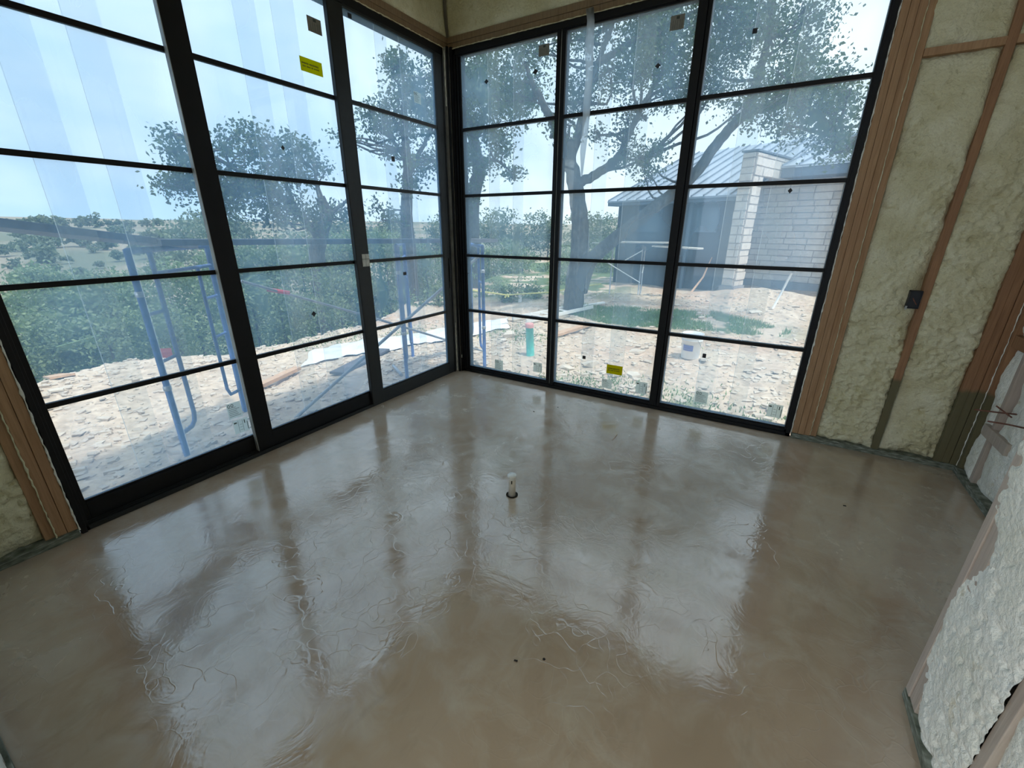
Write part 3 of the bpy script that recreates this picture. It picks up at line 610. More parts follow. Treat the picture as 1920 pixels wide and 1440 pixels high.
idx = np.arange(X.size).reshape(X.shape); fs = np.stack([idx[:-1, :-1].ravel(), idx[1:, :-1].ravel(), idx[1:, 1:].ravel(), idx[:-1, 1:].ravel()], 1)
me = mesh_np('ground', np.stack([X, Y, Z], -1).reshape(-1, 3), fs, 'ground', True)
def sm(a, b, x): t_ = np.clip((x-a)/(b-a), 0, 1); return t_*t_*(3-2*t_)
col = np.zeros((X.size, 4), np.float32); col[:, 3] = 1
n_ = fbm(X*.9, Y*.9, 12)
pale = np.array([.64, .55, .465]); pink = np.array([.56, .41, .33]); grs = np.array([.10, .17, .07]); hill = np.array([.30, .275, .225]); hg = np.array([.17, .195, .15])
pk = sm(.42, .62, n_)*sm(1.0, 3.5, Y); cc = pale[None, None]*(1-pk[..., None]*.6)+pink[None, None]*pk[..., None]*.6
gm = np.exp(-(((X-1.0)/2.3)**2+((Y-5.7)/1.0)**2)**2)*sm(.30, .46, fbm(X*2.3, Y*2.3, 33)); gm = np.maximum(gm, sm(.50, .62, fbm(X*1.7+4, Y*1.7, 17))*np.exp(-((Y-.9)/.5)**2)*sm(.3, 1.2, X)*.8)
gm = np.maximum(gm, sm(5.6, 8.0, Y)*sm(.2, -2.0, X)*sm(.34, .46, fbm(X*1.2, Y*1.2, 51))*.95); slope = np.maximum(0, -(X+4.7)-.30*np.maximum(0, Y-2.5)+.25*np.maximum(0, -Y-2.3)); gm = np.maximum(gm, sm(.2, 2, slope)*.8)
cc = cc*(1-gm[..., None])+grs*gm[..., None]
rad = np.hypot(X-2.8, Y+3.6); hm = sm(28, 60, rad)[..., None]; hp = sm(.52, .66, fbm(X*.03, Y*.03, 41, 4))[..., None]
cc = cc*(1-hm)+(hill*(1-hp)+hg*hp)*hm
col[:, :3] = cc.reshape(-1, 3); ca = me.color_attributes.new('gc', 'FLOAT_COLOR', 'POINT'); ca.data.foreach_set('color', col.ravel())
place('ground', me, kind='structure', label='pale limestone construction ground running out to distant scrub hills')
def tz(x, y): return float(terr(np.array([x*1.]), np.array([y*1.]))[0])
def onT(px, py):
    z = -.27
    for _ in range(8): p = G(px, py, z); z = tz(p[0], p[1])
    return np.array([p[0], p[1], z])

def hit(px, py):
    d = np.geomspace(20, 500, 900); r_ = ray(px, py); r_ = r_/np.linalg.norm(r_[:2]); q = CAM[None]+r_[None]*d[:, None]; b = terr(q[:, 0], q[:, 1]) > q[:, 2]
    return float(d[np.argmax(b)]) if b.any() else 250.
# ---- leaves
def leafmesh(name, centers, radii, counts, size, m, flat=.8, hollow=.35, tuft=.16, seed=0):
    rs = np.random.RandomState(seed); P = []
    for c, r, k in zip(centers, radii, counts):
        nt_ = max(1, k//9); v = rs.normal(size=(nt_, 3)); v /= np.linalg.norm(v, axis=1)[:, None]
        rad = r*(hollow+(1-hollow)*rs.rand(nt_, 1)**.6); rad = rad*(1+.28*rs.normal(size=(nt_, 1))*(rs.rand(nt_, 1) < .15)); tc_ = np.array(c)+v*rad*np.array([1, 1, flat])
        P.append(np.repeat(tc_, 9, 0)+rs.normal(size=(nt_*9, 3))*tuft*np.array([1, 1, .6]))
    P = np.concatenate(P); n = len(P); a = rs.normal(size=(n, 3)); a /= np.linalg.norm(a, axis=1)[:, None]; b = np.cross(a, rs.normal(size=(n, 3))); b /= np.linalg.norm(b, axis=1)[:, None]
    s = size*(.6+.8*rs.rand(n, 1)); L = a*s; Wd = b*s*.58
    V = np.stack([P-L, P+Wd, P+L, P-Wd], 1).reshape(-1, 3); Fc = np.arange(n*4).reshape(n, 4); return mesh_np(name, V, Fc, m)
def limb(pts, r0, r1, k=6, wob=.05, seed=1):
    """smooth a polyline into a wandering limb"""
    rnd = random.Random(seed); P = [np.array(p, float) for p in pts]; out = []; R = []
    Q = [2*P[0]-P[1]]+P+[2*P[-1]-P[-2]]; nseg = len(P)-1
    for i in range(nseg):
        for j in range(k):
            t_ = j/k; p0, p1, p2, p3 = Q[i], Q[i+1], Q[i+2], Q[i+3]
            out.append(.5*((2*p1)+(-p0+p2)*t_+(2*p0-5*p1+4*p2-p3)*t_**2+(-p0+3*p1-3*p2+p3)*t_**3)+np.array([rnd.uniform(-wob, wob)*.3 for _ in range(3)])); g = (i+t_)/nseg; R.append(r0+(r1-r0)*g)
    out.append(P[-1]); R.append(r1); return out, R
def oak(name, base, trunk, limbs, blobs, label, group=None, seed=1, leaf=.045, dens=1.0, m='oakleaf', mind=0.):
    t_ = empty(name, tuple(base), label, 'tree', group)
    out, R = limb(*trunk, seed=seed); MB().tube(out, R, 12).build('trunk', 'bark', t_)
    ends = []
    for i, l in enumerate(limbs):
        o_, r_ = limb(*l, seed=seed+i); MB().tube(o_, r_, 8).build('limb', 'bark', t_); ends += list(zip(o_[::3], r_[::3]))
    rs = random.Random(seed); tw = MB()
    for (c, r) in blobs:      # twigs reaching from the nearest limb into each leaf mass
        c = np.array(c); near_ = min(ends+list(zip(out[3:], R[3:])), key=lambda e: np.linalg.norm(e[0]-c)+(.3 if e[0][2] > c[2] else 0))[0]
        mid = (near_+c)/2+np.array([rs.uniform(-.2, .2) for _ in range(3)]); o_, r_ = limb([near_, mid, c], .035, .012, 4, .06, rs.randint(0, 999)); tw.tube(o_, r_, 5, cap=False)
        for _ in range(5):
            v = np.array([rs.gauss(0, 1), rs.gauss(0, 1), rs.gauss(0, .7)]); v = v/np.linalg.norm(v)*r*rs.uniform(.7, 1.05); q = c+v
            o_, r_ = limb([c*.8+mid*.2, c+v*.5+np.array([0, 0, rs.uniform(-.08, .08)]), q], .012, .004, 3, .05, rs.randint(0, 999)); tw.tube(o_, r_, 4, cap=False)
    o = tw.build('twigs', 'bark', t_); o['kind'] = 'stuff'
    cs = [c for c, r in blobs]; rd = [r for c, r in blobs]; cn = [int(dens*520*r*r/(leaf/.045)**2)+30 for r in rd]
    place('foliage', leafmesh('foliage', cs, rd, cn, leaf, m, seed=seed), t_, kind='stuff'); return t_
def blobpx(lst, d0, spread=1.0, seed=0, sub=3):
    rnd = random.Random(seed); out = []
    for px, py, r in lst:
        for k in range(sub):
            d = d0+rnd.uniform(-spread, spread); qx = px+rnd.uniform(-r, r)*.55; qy = py+rnd.uniform(-r, r)*.45
            out.append((tuple(AT(qx, qy, d)), r*rnd.uniform(.5, .8)*d/F*1.0))
    return out
# main oak
D = 10.0
b0 = onT(1073, 588)
dd = float(np.linalg.norm(b0[:2]-CAM[:2])); P_ = lambda px, py, k=0: AT(px, py, dd+k)
main_bl = [(985,150,55),(1000,85,45),(945,175,35),(1095,60,60),(1180,30,70),(1270,50,70),(1130,130,60),(1220,120,60),(1085,190,38),(1055,232,26),(1175,215,30),(1275,170,45),(1370,20,70),(1360,110,60),(1440,50,70),(1450,135,60),
    (1520,20,42),(1505,100,42),(1550,150,35),(1420,195,38),(1500,195,50),(1565,215,45),(1480,238,30),(1545,262,42),(1590,275,22),(1590,190,22),(1200,290,32),(1158,300,22),(1228,278,18),(1120,255,16),(1330,175,35),
    (1020,-30,70),(1130,-60,80),(1250,-70,80),(1370,-80,80),(1480,-70,70),(1215,330,12),(1170,262,18)]
oak('oak_tree', b0, ([b0-[0, 0, .3], P_(1078, 540), P_(1087, 470), P_(1086, 410, .1), P_(1078, 345, .1), P_(1068, 300, .1), P_(1062, 262, 0)], .24, .115),
    [([P_(1068, 300, .1), P_(1085, 250, .2), P_(1100, 190, .3), P_(1120, 120, .3), P_(1150, 40, .4)], .11, .04), ([P_(1062, 268), P_(1040, 235, -.3), P_(1010, 180, -.6), P_(985, 120, -.8)], .11, .03),
     ([P_(1084, 345, .1), P_(1125, 322, .3), P_(1160, 292, .5), P_(1185, 240, .6), P_(1215, 180, .7), P_(1270, 100, .9)], .10, .04), ([P_(1160, 292, .5), P_(1190, 300, .5), P_(1225, 285, .4)], .035, .012),
     ([b0+[.1, .2, .5], P_(1110, 488, .5), P_(1175, 430, .9), P_(1250, 372, 1.2), P_(1310, 318, 1.4), P_(1350, 262, 1.4), P_(1400, 215, 1.3), P_(1470, 190, 1.1), P_(1530, 150, .9)], .17, .07),
     ([P_(1400, 218, 1.3), P_(1420, 150, 1.1), P_(1440, 70, .9), P_(1450, -40, .8)], .11, .04), ([P_(1470, 190, 1.1), P_(1530, 215, .9), P_(1580, 260, .8)], .06, .02), ([P_(1120, 120, .3), P_(1220, 60, .2), P_(1330, 10, 0)], .07, .03)],
    blobpx(main_bl, dd+.4, 1.5, 3, 3), 'large spreading oak with a forked trunk and a long limb over the stone house', seed=3, leaf=.033, dens=2.3)
# second oak, behind the scaffold end
dd = 15.0; P_ = lambda px, py, k=0: AT(px, py, dd+k); b0 = P_(885, 520); b0[2] = tz(b0[0], b0[1])
oak('oak_tree', b0, ([b0-[0, 0, .3], P_(884, 430), P_(886, 370), P_(898, 320, .1), P_(889, 270), P_(880, 220)], .30, .14),
    [([P_(889, 270), P_(905, 220), P_(940, 170), P_(990, 150)], .10, .03), ([P_(898, 320), P_(925, 300), P_(955, 320), P_(965, 340)], .05, .015), ([P_(884, 240), P_(865, 180), P_(850, 120)], .09, .03)],
    blobpx([(880,130,42),(925,165,55),(955,205,45),(905,235,42),(945,290,26),(890,320,32),(955,330,20),(930,258,34),(868,200,35),(985,195,30),(865,290,28),(880,375,22),(900,90,30),(850,150,40),(845,220,40),(875,345,20)], dd, 1.2, 5, 3),
    'tall oak seen through the narrow window column beside the corner post', seed=8, leaf=.055, dens=2.1)
# oak through the right door panel
dd = 13.0; P_ = lambda px, py, k=0: AT(px, py, dd+k); b0 = P_(770, 560); b0[2] = tz(b0[0], b0[1])
oak('oak_tree', b0, ([b0-[0, 0, .3], P_(768, 480), P_(762, 400), P_(765, 330), P_(760, 260)], .24, .10), [([P_(765, 330), P_(790, 280), P_(815, 230)], .08, .03), ([P_(762, 300), P_(735, 260), P_(715, 220)], .07, .02), ([P_(760, 260), P_(760, 200), P_(755, 140)], .08, .03)],
    blobpx([(735,125,30),(770,165,45),(810,140,40),(800,225,48),(722,235,34),(700,215,18),(790,300,36),(735,285,22),(820,310,28),(760,245,34),(745,195,38),(640,256,10),(655,262,12),(765,340,20),(715,400,30),(740,110,22),(810,190,40)], dd, 1.3, 6, 3),
    'leafy oak seen through the right sliding door panel', seed=12, leaf=.05, dens=2.2)
# oak through the middle and left door panels
dd = 14.0; P_ = lambda px, py, k=0: AT(px, py, dd+k); b0 = P_(600, 560); b0[2] = tz(b0[0], b0[1])
oak('oak_tree', b0, ([b0-[0, 0, .3], P_(596, 500), P_(600, 450), P_(612, 405), P_(600, 370)], .26, .13), [([P_(600, 450), P_(560, 400), P_(500, 350), P_(430, 310), P_(350, 265)], .12, .03), ([P_(612, 405), P_(640, 385), P_(660, 365)], .07, .02), ([P_(560, 400), P_(530, 330), P_(520, 290)], .07, .02), ([P_(500, 350), P_(440, 350), P_(360, 340)], .06, .015), ([P_(600, 370), P_(590, 320)], .08, .03)],
    blobpx([(325,258,17),(350,275,22),(385,300,26),(322,283,12),(420,268,30),(465,272,38),(520,288,40),(562,285,28),(600,315,20),(440,325,45),(365,322,30),(345,350,26),(390,345,30),(480,370,45),(540,380,42),(420,395,28),(600,400,35),(340,335,22),(500,320,40),(555,325,35),(430,360,38),(520,415,35),(310,345,14),(640,395,24)], dd, 1.2, 7, 3),
    'broad flat-topped oak behind the scaffold planks', seed=15, leaf=.052, dens=2.0)
# ---- bushes
def bush(px, py, rpx, dist, label, group, seed, m='bushleaf', leaf=.06, name='juniper_bush', dens=1.0):
    c = AT(px, py, dist); r = rpx*dist/F; g = tz(c[0], c[1]); rnd = random.Random(seed)
    t_ = empty(name, (c[0], c[1], g), label, 'bush', group)
    bl = []
    for k in range(7):
        a = rnd.uniform(0, 6.28); q = r*rnd.uniform(.1, .75); bl.append(((c[0]+q*math.cos(a), c[1]+q*math.sin(a), c[2]+r*rnd.uniform(-.5, .55)), r*rnd.uniform(.35, .6)))
    z = c[2]-r*.6
    while z > g and len(bl) < 16: bl.append(((c[0]+rnd.uniform(-.4, .4)*r, c[1]+rnd.uniform(-.4, .4)*r, z), r*rnd.uniform(.5, .75))); z -= r*.7
    MB().tube([(c[0], c[1], g-.2), (c[0]+.05, c[1], (g+c[2])/2), (c[0], c[1], c[2]+r*.2)], [.05, .035, .012], 6).build('stem', 'bark', t_)
    dens = 1.7 if dist > 15 else 1.0; cn = [int(dens*900*b_[1]**2/(leaf/.045)**2)+25 for b_ in bl]
    place('foliage', leafmesh('foliage', [b_[0] for b_ in bl], [b_[1] for b_ in bl], cn, leaf, m, hollow=.5, tuft=.12*leaf/.05, seed=seed), t_, kind='stuff')
rb = random.Random(11); k = 0
for row, (x0, x1, st, py0, py1, dist, r, lf) in enumerate(((30, 400, 62, 640, 640, 11, 60, .05), (20, 420, 66, 590, 575, 15, 54, .065), (60, 420, 60, 545, 520, 22, 28, .09),
        (420, 700, 56, 560, 545, 13, 62, .055), (440, 840, 58, 480, 480, 18, 52, .08), (700, 850, 50, 545, 520, 14, 50, .06), (400, 860, 60, 445, 445, 30, 36, .13),
        (860, 1150, 56, 500, 495, 21, 42, .085), (880, 1190, 52, 440, 435, 30, 36, .13), (870, 1060, 60, 545, 535, 17, 26, .07), (745, 1045, 38, 572, 548, 12.3, 22, .055))):
    n_b = int((x1-x0)/st)+1
    for i in range(n_b):
        px = x0+i*st+rb.uniform(-14, 14); py = py0+(py1-py0)*i/max(1, n_b-1)+rb.uniform(-12, 12); k += 1
        lab = ('low green juniper in the thicket just below the edge of the stone yard', 'green juniper in the second row of the thicket left of the scaffold', 'small juniper at the top of the thicket below the dry hill', 'dark juniper in the thicket behind the middle door panel', 'juniper in the thicket under the oaks behind the plank',
               'juniper behind the diagonal brace in the right door panel', 'hazy tree in the far belt behind the planks', 'dense juniper behind the yellow rope', 'hazy far juniper between the oak trunk and the corner post', 'low shrub at the rope line behind the scaffold end', 'low green shrub on the bank behind the plastic sheet')[row]
        bush(px, py, r*rb.uniform(.8, 1.2), dist*rb.uniform(.93, 1.07), lab, lab.replace('juniper', 'junipers', 1).replace('tree', 'trees', 1).replace('shrub', 'shrubs', 1), 100+k, leaf=lf*.72, m='bushleaf' if row not in (6, 8) else 'farleaf')
for i, (px, py, r, d_, lab) in enumerate(((348, 428, 28, 60, 'rounded tree on the hillside left of the door post at plank height'), (388, 418, 24, 70, 'taller hillside tree partly hidden by the door post'))): bush(px, py, r, d_, lab, None, 300+i, 'farleaf', .22, 'hill_tree')
# distant scrub on the hill
sc_lab = {0: ('dark scrub tree on the far skyline', 'scrub trees on the far skyline'), 1: ('rounded scrub bush on the dry far hillside', 'scrub bushes on the far hillside')}
for i, (px, py, r, s_) in enumerate(((28,417,9,0),(75,420,12,0),(100,419,11,0),(148,417,11,0),(168,415,12,0),(200,421,7,0),(222,417,8,0),(247,417,8,0),(275,421,9,0),(125,421,9,0),(300,419,9,0),(40,446,9,1),(90,450,11,1),(180,470,9,1),(255,470,12,1),(305,447,12,1),(330,452,12,1),(25,500,9,1),(105,505,8,1),(345,488,14,1),(370,462,12,1),(60,421,9,0),(182,421,8,0),
        (45,466,12,1),(70,486,18,1),(85,480,12,1),(18,476,10,1),(126,492,7,1),(110,458,14,1),(140,455,16,1),(165,458,12,1),(160,440,9,1),(215,438,10,1),(240,440,12,1),(195,462,14,1),(220,486,10,1),(275,450,14,1),(150,516,10,1),(60,456,9,1),(190,500,8,1),(285,480,14,1),(300,500,16,1),(320,470,16,1))):
    d_ = 330 if s_ == 0 else hit(px, py+r*.5); c = AT(px, py, d_); rad_ = r*d_/F*.95; rs = random.Random(i)
    g = tz(c[0], c[1]); c[2] = g+rad_*.75
    t_ = empty('scrub_tree' if s_ == 0 else 'scrub_bush', (c[0], c[1], g), sc_lab[s_][0], 'tree' if s_ == 0 else 'bush', sc_lab[s_][1])
    bl = [((c[0]+rad_*rs.uniform(-.6, .6), c[1]+rad_*rs.uniform(-.6, .6), c[2]+rad_*rs.uniform(-.3, .3)), rad_*.6) for _ in range(4)]
    place('foliage', leafmesh('foliage', [q[0] for q in bl], [q[1] for q in bl], [120]*4, rad_*.16, 'farleaf', hollow=.3, tuft=rad_*.1, seed=i), t_, kind='stuff')
# ---- grass and weeds
def blades(pts, h, m, seed):
    rs = np.random.RandomState(seed); n = len(pts); a = rs.rand(n)*6.28; d = np.stack([np.cos(a), np.sin(a), np.zeros(n)], 1); hh_ = h*(.5+rs.rand(n, 1)); w = .006+.006*rs.rand(n, 1)
    lean = rs.normal(size=(n, 3))*.35*hh_; lean[:, 2] = 0; P = np.array(pts); V = np.stack([P-d*w, P+d*w, P+lean+np.array([0, 0, 1])*hh_], 1).reshape(-1, 3); return mesh_np('blades', V, np.arange(n*3).reshape(n, 3), m)
rs = np.random.RandomState(4); pts = []
for _ in range(26000):
    x = rs.uniform(-1.6, 3.8); y = rs.uniform(4.4, 7.1)
    if math.exp(-(((x-1.0)/2.3)**2+((y-5.7)/1.0)**2)**2) > .35 and fbm(np.array([x*2.3]), np.array([y*2.3]), 33)[0] > .36: pts.append((x, y))
P = np.array(pts); P = np.column_stack([P, terr(P[:, 0], P[:, 1])]); place('grass_patch', blades(P, .07, 'grass', 1), kind='stuff', label='green grass patch between the big oak and the stone house', category='grass') if False else tag(place('grass_patch', blades(P, .07, 'grass', 1)), 'green grass patch between the big oak and the stone house', 'grass', None, 'stuff')
pts = []
for cx_, cy_, s_, k in ((1.05, .75, .28, 260), (1.75, .85, .3, 300), (2.4, .75, .2, 200), (2.9, .95, .25, 240), (2.25, 1.2, .25, 150), (1.3, 1.3, .2, 120), (.8, 1.0, .2, 200), (-3.7, 1.2, .5, 500), (-3.0, 2.2, .4, 400), (-1.3, 2.9, .3, 400), (-.6, 2.7, .25, 300)):
    q = rs.normal(size=(k, 2))*s_+[cx_, cy_]; q[:, 1] = np.where((q[:, 0] > -.2) & (q[:, 1] < .32), .4, q[:, 1]); pts.append(q)
P = np.concatenate(pts); P = np.column_stack([P, terr(P[:, 0], P[:, 1])]); tag(place('weed_patch', blades(P, .035, 'grass', 2)), 'sparse green weeds growing among the stones close to the window', 'weeds', None, 'stuff')

# ---- stones
def rockmesh(sx, sy, sz, seed, slab=False):
    bm = bmesh.new(); rnd = random.Random(seed)
    if slab:
        n = rnd.choice((4, 5, 5)); ang = sorted(rnd.uniform(0, 6.28/n*.5)+6.28*k/n for k in range(n)); lo = [bm.verts.new((sx*math.cos(a)*rnd.uniform(.85, 1.1), sy*math.sin(a)*rnd.uniform(.85, 1.1), 0)) for a in ang]
        hi = [bm.verts.new((v.co.x*rnd.uniform(.85, .98), v.co.y*rnd.uniform(.85, .98), sz*rnd.uniform(.8, 1.1))) for v in lo]
        bm.faces.new(lo[::-1]); bm.faces.new(hi)
        for k in range(n): bm.faces.new((lo[k], lo[(k+1) % n], hi[(k+1) % n], hi[k]))
    else:
        for _ in range(11):
            v = Vector((rnd.gauss(0, 1), rnd.gauss(0, 1), rnd.gauss(0, 1))).normalized(); bm.verts.new((v.x*sx, v.y*sy, v.z*sz))
        r = bmesh.ops.convex_hull(bm, input=bm.verts); bmesh.ops.delete(bm, geom=[g for g in r['geom_interior']+r['geom_unused'] if isinstance(g, bmesh.types.BMVert)], context='VERTS')
    me = bpy.data.meshes.new('rock'); bm.normal_update(); bm.to_mesh(me); bm.free(); me.materials.append(MAT['rock']); return me
def rock(px, py, wpx, flatn, label, seed, slab=False, group=None, rot=None):
    p = onT(px, py); d_ = float(np.linalg.norm(p-CAM)); s = wpx*d_/F/2; me = rockmesh(s, s*.65, s*flatn, seed, slab)
    o = bpy.data.objects.new('limestone_rock', me); C.objects.link(o); o.location = (p[0], p[1], p[2]+(s*flatn*.45 if not slab else -.005)); o.rotation_euler = (random.uniform(-.1, .1), random.uniform(-.1, .1), rot if rot is not None else random.uniform(0, 3.1))
    tag(o, label, 'rock', group)
for i, a in enumerate(((955, 632, 36, .5, 'big pale rock left of the green standpipe', 0), (812+130, 640, 26, .35, 'pale rock leaning against the big rock near the scaffold foot', 0), (1195, 660, 42, .16, 'flat square stone slab lying in the yard right of the middle window post', 1), (1063, 692, 30, .4, 'blocky rock at the left of the row of rocks under the window', 0),
        (1108, 690, 34, .4, 'rounded rock in the row of rocks left of the yellow sticker', 0), (1055, 703, 22, .2, 'flat shard in front of the blocky rock', 1), (1098, 702, 20, .25, 'small flat stone in front of the rounded rock', 1), (1150, 702, 38, .25, 'flat stone just below the yellow sticker', 1),
        (1188, 705, 40, .3, 'tilted slab of limestone right of the yellow sticker', 1), (1213, 680, 24, .3, 'pale rock beside the middle window post', 0), (1185, 724, 24, .35, 'pale rock below the tilted slab', 0), (1090, 672, 26, .15, 'thin flat stone with a black pad in front of it', 1), (1092, 625, 14, .7, 'small upright pale rock beside the fallen board', 0),
        (1362, 610, 20, .2, 'flat white stone on the right edge of the grass', 1), (1357, 617, 10, .6, 'little square white stone at the grass edge', 1), (1387, 607, 15, .4, 'white block stone right of the grass patch', 1), (1355, 601, 14, .2, 'thin white stone behind the block stone', 1), (1316, 598, 15, .3, 'pale stone lying in the middle of the grass', 0),
        (1400, 697, 18, .35, 'white stone right of the bucket', 0), (1358, 691, 13, .4, 'small pale stone between bucket and window jamb', 0), (1415, 712, 26, .15, 'long flat stone near the window jamb', 1), (1228, 745, 24, .7, 'pale rock half hidden by the middle window post at the sill', 0), (1490, 704, 34, .3, 'large white slab at the right edge of the window view', 1),
        (1190, 577, 30, .15, 'long flat pale stone at the back of the grass', 1), (1270, 568, 20, .25, 'pale stone at the foot of the dark wall', 0), (1075+30, 560, 18, .3, 'pale stone behind the oak trunk', 0), (1420, 562, 30, .2, 'spoil stone at the pillar foot', 0), (1490, 573, 16, .2, 'small stone in front of the house footing', 0),
        (545, 690, 18, .3, 'pale stone beyond the lower door muntin in the middle panel', 1), (180, 655+40, 14, .25, 'white stone on the crest of the left bank', 1))):
    rock(*a[:4], a[4], 500+i, bool(a[5]))
# countable mid-size rubble, one by one
protos = [rockmesh(1, .7, .4, 900+i) for i in range(6)]+[rockmesh(1, .7, .22, 930+i, True) for i in range(5)]
rs = np.random.RandomState(21); n = 0
while n < 240:
    if rs.rand() < .5: px, py = rs.uniform(880, 1500), rs.uniform(565, 770)
    else: px, py = rs.uniform(60, 840), rs.uniform(630, 900)
    p = onT(px, py)
    if (p[0] > -.40 and p[1] < .40) or p[0] < -5.2 or p[1] > 9: continue
    s = rs.uniform(.022, .06)*(1 if rs.rand() < .85 else 1.6); o = bpy.data.objects.new('rubble_stone', protos[rs.randint(len(protos))]); C.objects.link(o); left = p[0] < -.3 and px < 850
    o.location = (p[0], p[1], p[2]+s*.12); o.scale = (s, s, s); o.rotation_euler = (rs.uniform(-.25, .25), rs.uniform(-.25, .25), rs.uniform(0, 6.28)); n += 1
    if left: w_ = 'seen through the '+('left' if px < 490 else 'middle' if px < 705 else 'right')+' door panel'; f_ = 'close to the sill' if p[0] > -1.3 else 'half-way to the bank edge' if p[0] > -3 else 'near the bank edge'
    else: w_ = 'seen through the '+('first' if px < 1035 else 'second' if px < 1235 else 'third')+' window column'; f_ = 'close to the sill' if p[1] < 1.3 else 'half-way across the yard' if p[1] < 3.2 else 'at the back of the yard'
    tag(o, 'loose limestone chunk '+f_+', '+w_, 'stone', 'rubble '+f_+' '+w_)
# gravel: past counting
def gravel(n, fx, seed):
    rs = np.random.RandomState(seed); base = np.array([(-1,-1,-1),(1,-1,-1),(1,1,-1),(-1,1,-1),(-1,-1,1),(1,-1,1),(1,1,1),(-1,1,1)], float)
    q = fx(rs, n); s = (.005+.028*rs.rand(len(q))**4)[:, None]; a = rs.rand(len(q))*6.28; ca_, sa_ = np.cos(a), np.sin(a)
    V = base[None]*(1+.35*rs.normal(size=(len(q), 8, 3)))*np.stack([s*1.3, s*.9, s*.45], -1).reshape(-1, 1, 3)
    x = V[..., 0]*ca_[:, None]-V[..., 1]*sa_[:, None]; y = V[..., 0]*sa_[:, None]+V[..., 1]*ca_[:, None]; V = np.stack([x, y, V[..., 2]], -1)
    z = terr(q[:, 0], q[:, 1]); V += np.column_stack([q, z+s[:, 0]*.2])[:, None]
    Fb = np.array([(3,2,1,0),(4,5,6,7),(0,1,5,4),(1,2,6,5),(2,3,7,6),(3,0,4,7)]); return mesh_np('gravel', V.reshape(-1, 3), (Fb[None]+8*np.arange(len(q))[:, None, None]).reshape(-1, 4), 'rock')
def left_(rs, n): q = np.column_stack([-.45-4.6*rs.rand(n)**1.2, rs.uniform(-4.5, 3.5, n)]); return q
def right_(rs, n): q = np.column_stack([rs.uniform(-2.0, 5.5, n), .45+9*rs.rand(n)**1.7]); return q
tag(place('gravel', gravel(6000, left_, 1)), 'crushed limestone gravel covering the bank outside the sliding door', 'gravel', None, 'stuff'); tag(place('gravel', gravel(7500, right_, 2)), 'crushed limestone gravel covering the yard outside the window', 'gravel', None, 'stuff')

# ---- scaffold: three frames, planks, braces
SL = 'blue painted tube scaffold frame '
def vline(px, py, x, y):   # height of the pixel ray over the point x,y
    d = ray(px, py); t_ = np.linalg.norm(np.array([x, y])-CAM[:2])/np.linalg.norm(d[:2]); return float(CAM[2]+t_*d[2])
def scaf(pa, pb, la, top, label, zb):
    """pa outer post with ladder tube beside it towards pb"""
    pa = np.array(pa, float); pb = np.array(pb, float); u = (pb-pa)/np.linalg.norm(pb-pa); L = np.linalg.norm(pb-pa)
    t_ = empty('scaffold', (pa[0], pa[1], zb), label, 'scaffold')
    def P(s, z): q = pa+u*s; return (q[0], q[1], z)
    r = .0215
    MB().tube([P(0, zb), P(0, top)], r, 12).build('leg', 'blue', t_); MB().tube([P(L, zb-.15), P(L, top)], r, 12).build('leg', 'blue', t_)
    MB().tube([P(0, top-.012), P(L, top-.012)], r, 10).build('top_bar', 'blue', t_)
    MB().tube([P(la, top-.18), P(L, top-.18)], .015, 10).build('brace_bar', 'blue', t_)
    MB().tube([P(la, top), P(la, zb+.40), P(la-.02, zb+.34), P(la-.07, zb+.31), P(0, zb+.31)], .017, 10).build('ladder_tube', 'blue', t_)
    MB().tube([P(L-la, top-.18), P(L-la, zb+.40), P(L-la+.04, zb+.33), P(L, zb+.31)], .015, 10).build('ladder_tube', 'blue', t_)
    for z in (top-.45, top-.80): MB().tube([P(0, z), P(la, z)], .013, 8).build('rung', 'blue', t_); MB().tube([P(L, z), P(L-la, z)], .013, 8).build('rung', 'blue', t_)
    for z in (top-.3, top-1.0): MB().lathe(P(0, z), [(r, -.02), (r+.006, -.015), (r+.006, .015), (r, .02)], 12).build('collar', 'galv', t_)
    return t_
fa = scaf((-.93, -2.38), (-1.55, -1.60), .22, 1.36, SL+'nearest, behind the left door panel with a red tag', -.34)
bxm = MB(); q = AT(305, 665, 4.35); bxm.obox(q-[.045, .0, .03], (.075, .05, 0), (-.01, .006, .03), (0, .0, .045), 0, .006); bxm.build('red_tag', 'red', fa)
scaf((-.79, -.05), (-1.45, .75), .20, 1.33, SL+'in the middle, behind the right door panel', -.34)
scaf((-.21, .79), (-1.0, 1.55), .26, 1.31, SL+'farthest, at the left edge of the window', -.30)
def board(a, b_, w, th_, label, m, name='scaffold_plank', cat='plank'):
    a = np.array(a, float); b_ = np.array(b_, float); u = b_-a; s = np.cross(u, [0, 0, 1]); s = s/np.linalg.norm(s)*w; up = np.cross(s, u); up = up/np.linalg.norm(up)*th_
    o = MB().obox(a-s/2, u, s, up, 0).build(name, m, None, loc=tuple(a), bevel=.003); return tag(o, label, cat)
def atxy(px, py, dist): return AT(px, py, dist)
a = atxy(345, 466, 4.55); b_ = atxy(-60, 424, 3.5); board(a, b_, .24, .045, 'dark scaffold plank slanting out of view at the far left', 'plank')
a = np.array([-1.05, -2.15, 1.375]); b_ = np.array([-.45, 1.35, 1.33]); board(a, b_, .24, .045, 'long pale edged scaffold plank running behind the door panels', 'plank')
tube_ = lambda n_, pts, r, m, lab, cat: tag(MB().tube(pts, r, 10).build(n_, m, None, loc=tuple(pts[0])), lab, cat)
tube_('brace_tube', [np.array([-.98, -1.52, -.32]), np.array([-.26, .86, 1.22])], .017, 'galv', 'galvanised brace rising to the right across the middle and right door panels', 'brace')
